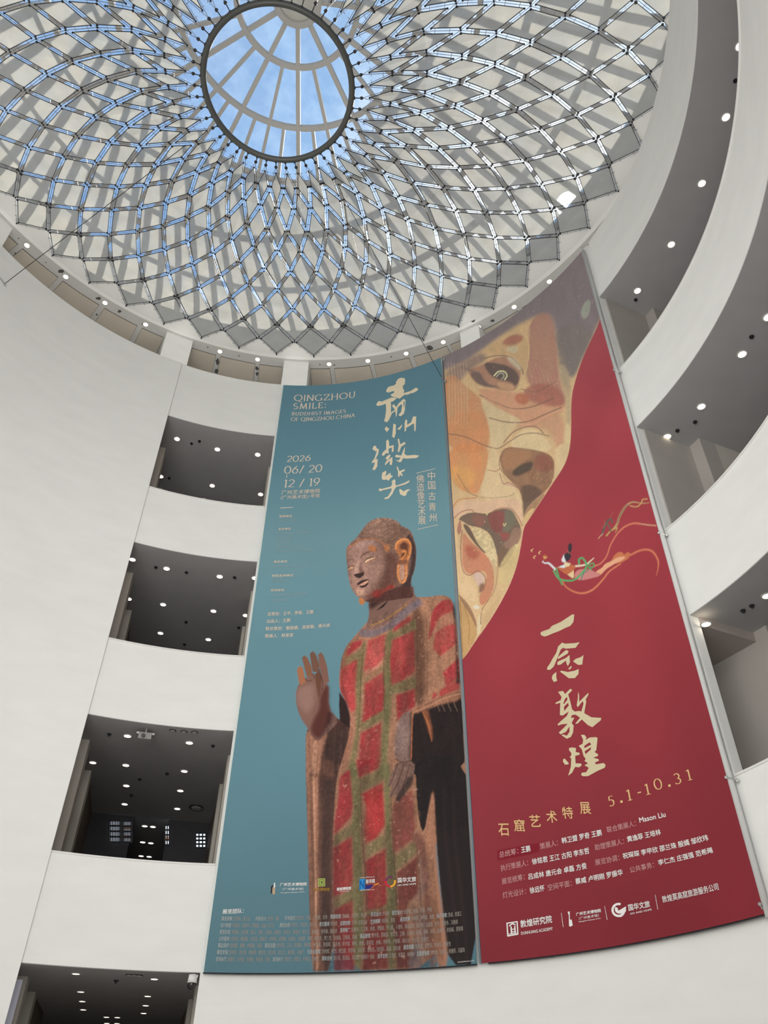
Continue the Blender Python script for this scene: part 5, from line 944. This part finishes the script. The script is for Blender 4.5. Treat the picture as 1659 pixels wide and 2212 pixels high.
lg.text('敦煌研究院', k1(228, 977), k1(412, 947), 17, .02); lg.text('DUNHUANG ACADEMY', k1(232, 1018), k1(415, 990), 7, .008); lg.text('广州艺术博物院', k1(550, 909), k1(695, 886), 8, .03); lg.text('（广州美术馆）', k1(566, 931), k1(682, 911), 6.4); lg.text('Guangzhou Museum of Art', k1(565, 947), k1(692, 926), 3.4, .012); lg.text('国华文旅', k1(855, 880), k1(980, 856), 15, .02); lg.text('GO AND HOPE', k1(863, 901), k1(988, 875), 4, .012); lg.text('敦煌莫高窟旅游服务公司', k1(1052, 832), k1(1378, 757), 16, .006)
for q in (((462, 890), (464, 890), (476, 972), (473, 972)), ((713, 850), (715, 850), (731, 930), (728, 930)), ((1006, 785), (1008, 785), (1024, 870), (1021, 870))): lg.mark(); lg.poly(K(*q))
lg.mark()
for r_ in ringq(1040 + 795 / 2.68, 1640 + 873 / 2.68, 10.5, 15.5, 70, 330, 18): lg.poly(r_)
for r_ in ringq(1040 + 800 / 2.68, 1640 + 868 / 2.68, 3.5, 10, 150, 330, 14): lg.poly(r_)
lg.poly(K((790, 880), (838, 852), (838, 880), (815, 912), (800, 915), (818, 880)))
lg.mark()
for q in (((145, 947), (205, 938), (207, 945), (150, 953)), ((145, 947), (152, 947), (158, 1022), (150, 1026)), ((204, 938), (211, 938), (215, 1010), (208, 1014)), ((150, 1020), (213, 1008), (215, 1016), (152, 1028)), ((160, 962), (180, 948), (200, 956), (198, 962), (180, 956), (163, 970)), ((168, 970), (176, 968), (180, 1012), (172, 1013)), ((190, 966), (197, 964), (201, 1008), (193, 1010)), ((172, 984), (195, 980), (195, 985), (172, 989)), ((174, 998), (196, 994), (196, 999), (174, 1003)), ((160, 1010), (204, 1003), (204, 1008), (160, 1015)), ((500, 884), (512, 881), (513, 930), (523, 928), (530, 962), (516, 970), (508, 966), (507, 905))): lg.poly(K(*q))
lg.build('organiser_lettering', WHITE, redb)
bar = MB(); bar.tube([pol(BR + .02, AZS - (AZS - AZR) * i / 30, ZB - .01) for i in range(1, 31)], .016, 8); bar.build('hem_rod', DARK, redb)
bar = MB(); bar.tube([pol(BR + .03, AZS - .12, ZB), pol(BR + .03, AZS - .12, ztop(AZS))], .025, 8); bar.build('seam_rope', vcol('blue_grey_ink', (120, 132, 142)), redb, True)
bar = MB(); bar.tube([pol(9.89, AZR - .08, ZB - .05), pol(9.89, AZR - .08, ztop(AZR))], .05, 12); bar.build('side_pole', POLEM, redb, True)['label'] = 'pale side pole'
for (x0, y0, x1, y1) in ((1326, 799, 1340, 804), (1423, 1151, 1440, 1156), (1568, 1679, 1592, 1686), (1257, 535, 1270, 528), (1641, 1953, 1653, 1973)):
    q0 = at_drum(x0, y0, 9.80); q1 = at_drum(x1, y1, 9.93); bar = MB(); bar.tube([q0, q1], .014, 6); bar.ball(q0, .03, 8); bar.ball(q1, .035, 8); bar.build('tie_clip', CHROME, redb)
for (x0, y0) in ((959, 776), (962, 823)):
    q0 = at_drum(x0, y0, 9.80); bar = MB(); bar.ball(q0, .05, 8); bar.tube([q0, q0 + Vector((0, 0, -.12))], .02, 6); bar.build('tie_clip', CHROME, redb)

# ------------------------------------------------------------------ small fittings
# thin steel cables
def lattice_z(R_): return float(np.interp(R_, NR[::-1], NZ[::-1]))
def on_net(px, py):
    z = 25.8
    for _ in range(30):
        q = at_height(px, py, z); z = .5 * z + .5 * (lattice_z(q.to_2d().length) - .05)
    return at_height(px, py, z)
q0 = at_drum(10, 613, 9.91); q1 = on_net(402, 313)
ca = empty('wall_cable', q0); tag(ca, 'thin dark cable running from the left wall bracket up to the canopy', 'cable', 'thin stay cables')
b = MB(); b.tube([q0, q1], .010, 5); b.build('cable', DARK, ca); b = MB(); qa = at_drum(0, 600, 9.92); qb = at_drum(12, 619, 9.92); b.bar(qa, qb, .05, .04); b.build('bracket', CHROME, ca)
q0 = at_drum(955, 817, 9.80); q1 = on_net(745, 432); ca = empty('wall_cable', q0); tag(ca, 'thin dark cable running from the seam of the banners up to the canopy', 'cable', 'thin stay cables')
b = MB(); b.tube([q0, q1], .010, 5); b.build('cable', DARK, ca); b = MB(); b.ball(q0, .03, 8); b.build('bracket', CHROME, ca)
# third left opening: projector, speakers, far windows
q = at_height(317, 1574, T3); pr = empty('projector', q); tag(pr, 'small grey projector hung from the ceiling of the third left opening', 'projector')
b = MB(); b.tube([q, q + Vector((0, 0, -.16))], .025, 8); b.build('stem', CHROME, pr)
tq = lambda v: q + Vector((0, 0, 0)) + eu * v.x + ev * v.y + Vector((0, 0, v.z))
b = MB(); b.box(-.16, .16, -.14, .14, -.32, -.16, tq); b.build('body', mat('grey_plastic', (.30, .29, .28), .5), pr); b = MB(); b.tube([q + eu * .04 - ev * .14 + Vector((0, 0, -.25)), q + eu * .04 - ev * .19 + Vector((0, 0, -.26))], .05, 12); b.build('projector_lens', DARK, pr)
b = MB(); b.box(-.22, .22, -.05, .05, -.17, -.12, tq); b.build('mounting_arm', CHROME, pr)
GREYP = mat('pale_grey_grille', (.42, .40, .37), .5)
for z, where, pts in ((T3, 'third left opening', ((373.6, 1577), (397.7, 1579.5), (420.7, 1580.5))), (T4, 'lowest left opening', ((280, 2104), (291, 2104.5), (301, 2105)))):
    for i, (x, y) in enumerate(pts):
        q = at_height(x, y, z); t = empty('ceiling_speaker', q); tag(t, f'{ORD[i]} of three small round grilles from the left, ceiling of the {where}', 'speaker', f'round grilles in the {where}')
        b = MB(); b.disc(q, (0, 0, -1), .085, .03, 16); b.build('rim', DARK, t); b = MB(); b.disc(q + Vector((0, 0, -.03)), (0, 0, -1), .065, .012, 16); b.build('grille', GREYP, t)
q = at_height(424, 1742, T3); t = empty('ceiling_speaker', q); tag(t, 'large round ceiling speaker with a black rim in the third left opening', 'speaker')
b = MB(); b.disc(q, (0, 0, -1), .22, .05, 24); b.build('rim', DARK, t); b = MB(); b.disc(q + Vector((0, 0, -.05)), (0, 0, -1), .15, .02, 24); b.build('grille', GREYP, t)
WOOD = mat('blind_slat', (.30, .28, .30), .5); SKYL = mat('daylit_pane', (.6, .7, .8), .4, emit=(.75, .86, 1.0), es=1.1); SHOP = mat('striped_blind_print', (.5, .4, .35), .5, emit=(.9, .45, .3), es=.35)
def end_plane(px, py, v0=17.28):
    d = ray(px, py); k = (v0 - ev.dot(CAM)) / ev.dot(d); return CAM + d * k
def far_window(name, x0, x1, y0, y1, nb, stripes, lab):
    f = empty(name, end_plane((x0 + x1) / 2, y1)); struct(f, lab)
    a, b_, c, d = [end_plane(x, y) for x, y in ((x0, y1), (x1, y1), (x1, y0), (x0, y0))]
    pn = MB(); pn.face([a, b_, c, d]); pn.face([r + ev * .02 for r in (d, c, b_, a)]); o = pn.build('pane', SKYL, f, fix=False); o['kind'] = 'structure'
    fr = MB()
    for u, v in ((a, b_), (b_, c), (c, d), (d, a)): fr.bar(u - ev * .03, v - ev * .03, .05, .05)
    for i in range(1, nb): fr.bar(a.lerp(b_, i / nb) - ev * .03, d.lerp(c, i / nb) - ev * .03, .03, .04)
    for i in range(1, 4): fr.bar(a.lerp(d, i / 4) - ev * .03, b_.lerp(c, i / 4) - ev * .03, .03, .05)
    fr.build('frame', DARK, f)['kind'] = 'structure'
    for i in stripes:
        s_ = MB(); s_.face([a.lerp(d, i) - ev * .02, b_.lerp(c, i) - ev * .02, b_.lerp(c, i + .14) - ev * .02, a.lerp(d, i + .14) - ev * .02]); s_.build('blind_band', SHOP, f, fix=False)['kind'] = 'structure'
far_window('window_1', 236, 260, 1773, 1820, 7, (), 'tall window with a slatted blind at the end of the third left opening')
far_window('window_2', 265, 285, 1774, 1820, 6, (.18, .62), 'window with coloured bands beside the slatted one')
far_window('window_3', 356, 366, 1783, 1826, 2, (.3,), 'narrow window strip right of the far downlights')
far_window('window_4', 422, 445, 1800, 1832, 3, (), 'dim window at the right end of the third left opening')
# lowest left opening: dome camera and a pale board
q = at_drum(427, 2110, 10.02); t = empty('security_camera', q); tag(t, 'white dome security camera on a bracket below the corner of the blue banner', 'camera')
c_ = at_drum(415, 2121, 10.0); b = MB(); b.tube([q, Vector((c_.x, c_.y, q.z + .02)), c_ + Vector((0, 0, .1))], .035, 8); b.build('bracket', CAPM, t)
b = MB(); b.tube([c_ + Vector((0, 0, .13)), c_ + Vector((0, 0, -.02))], [.085, .10], 16); b.build('housing', CAPM, t, True); b = MB(); b.ball(c_ + Vector((0, 0, -.05)), .095, 14); b.build('dome', mat('smoked_dome', (.02, .02, .02), .12, spec=.6), t, True)
q = at_drum(30, 2212, 10.6); zt_ = at_drum(45, 2114, 10.6).z
t = empty('display_board', Vector((q.x, q.y, 0))); tag(t, 'pale lilac standing board at the left edge of the lowest left opening', 'board')
qa = at_drum(10, 2190, 10.75); qb = at_drum(30, 2190, 10.75); ua = Vector((qa.x, qa.y, 0)); ub_ = Vector((qb.x, qb.y, 0)); d_ = (ub_ - ua).normalized()
ua = ua - d_ * .45; b = MB(); b.bar((ua + ub_) / 2, (ua + ub_) / 2 + Vector((0, 0, zt_)), .06, (ub_ - ua).length, d_); b.build('panel', LILAC, t)
b = MB(); m_ = (ua + ub_) / 2; nn = Vector((-d_.y, d_.x, 0)); b.bar(m_ - nn * .35 + Vector((0, 0, .03)), m_ + nn * .35 + Vector((0, 0, .03)), .5, .06); b.build('foot', DARK, t)
bpy.data.objects.remove(fo)
# visitor looking over the highest left parapet: only the top of the head clears it
vp = at_drum(441, 1077.5, 10.62); vb = Vector((vp.x, vp.y, B1 - 1.1)); hgt = vp.z - vb.z + .015
az_ = math.atan2(vb.y, vb.x); fwd = Vector((-math.cos(az_), -math.sin(az_), 0)); sid = Vector((-fwd.y, fwd.x, 0)); k_ = hgt / 1.70
def jp(u, f_, z): return vb + (sid * u + fwd * f_ + Vector((0, 0, z))) * k_
visitor = empty('person', vb); tag(visitor, 'dark-haired person behind the highest left parapet, only the top of the head showing', 'person')
def skinned(name, pts, edges, radii, m, parent, root=0):
    me = bpy.data.meshes.new(name); me.from_pydata([tuple(q) for q in pts], edges, []); o = bpy.data.objects.new(name, me); C.objects.link(o); me.materials.append(m)
    o.parent = parent; o.matrix_parent_inverse = Matrix.Translation(-parent.location)
    o.modifiers.new('skin', 'SKIN').use_smooth_shade = True; sv = me.skin_vertices[0].data if me.skin_vertices else None
    if sv is None:
        bm = bmesh.new(); bm.from_mesh(me); bm.verts.layers.skin.verify(); bm.to_mesh(me); bm.free(); sv = me.skin_vertices[0].data
    for v, r in zip(sv, radii): v.radius = (r * k_, r * k_)
    sv[root].use_root = True
    o.modifiers.new('soft', 'SUBSURF').levels = 1; o.modifiers['soft'].render_levels = 2
    return o
J = [(0, 0, .95), (0, 0, 1.15), (0, -.01, 1.36), (0, .01, 1.46), (0, .035, 1.55), (0, .03, 1.63), (0, .02, 1.665)]
JR = [.13, .125, .12, .055, .078, .085, .05]
JE = [(0, 1), (1, 2), (2, 3), (3, 4), (4, 5), (5, 6)]
for sg in (1, -1):
    n = len(J); J += [(sg * .16, 0, 1.38), (sg * .22, .05, 1.14), (sg * .14, .22, 1.12), (sg * .12, .28, 1.13), (sg * .095, 0, .84), (sg * .10, .02, .47), (sg * .10, -.01, .09), (sg * .10, .12, .04)]
    JR += [.058, .045, .036, .028, .085, .058, .042, .035]; JE += [(2, n), (n, n + 1), (n + 1, n + 2), (n + 2, n + 3), (0, n + 4), (n + 4, n + 5), (n + 5, n + 6), (n + 6, n + 7)]
    for t_, (du, df, dz) in enumerate(((.03, .07, 0), (.012, .085, 0), (-.008, .085, 0), (-.026, .075, 0), (-.045, .03, .01))):   # fingers laid along the coping
        m_ = len(J); J += [(sg * .12 + du * sg, .28 + df * .55, 1.13 + dz), (sg * .12 + du * sg * 1.05, .28 + df, 1.115 + dz)]; JR += [.009, .007]; JE += [(n + 3, m_), (m_, m_ + 1)]
SKINM = mat('skin', (.52, .32, .25), .55); HAIRM = mat('black_hair', (.015, .012, .012), .5); JACK = mat('dark_jacket_cloth', (.05, .05, .06), .8)
skinned('body', [jp(*q) for q in J], JE, JR, SKINM, visitor)
jk = [0, 1, 2, 7, 8, 9, 25, 26, 27]; jk = [i for i in jk if i < len(J)]
n1_ = 7; n2_ = 7 + 8 + 10
ids = [0, 1, 2, n1_, n1_ + 1, n1_ + 2, n2_, n2_ + 1, n2_ + 2]; skinned('jacket', [jp(*J[i]) for i in ids], [(0, 1), (1, 2), (2, 3), (3, 4), (4, 5), (2, 6), (6, 7), (7, 8)], [JR[i] * 1.14 for i in ids], JACK, visitor)
ids = [0, n1_ + 4, n1_ + 5, n1_ + 6, n2_ + 4, n2_ + 5, n2_ + 6]; skinned('trousers', [jp(*J[i]) for i in ids], [(0, 1), (1, 2), (2, 3), (0, 4), (4, 5), (5, 6)], [JR[i] * 1.16 for i in ids], JACK, visitor)
hb = MB(); hc = jp(0, .0, 1.605); rows = []
for i in range(9):
    a = PI / 2 * i / 8; rows.append([hc + (sid * math.cos(a) * math.cos(2 * PI * j / 20) * .088 + fwd * (math.cos(a) * math.sin(2 * PI * j / 20) * .102 - .012) + Vector((0, 0, math.sin(a) * .10 - (.07 if math.sin(2 * PI * j / 20) < .2 else 0) * math.cos(a)))) * k_ for j in range(20)])
hb.grid(rows, True); hb.build('hair', HAIRM, visitor, True)
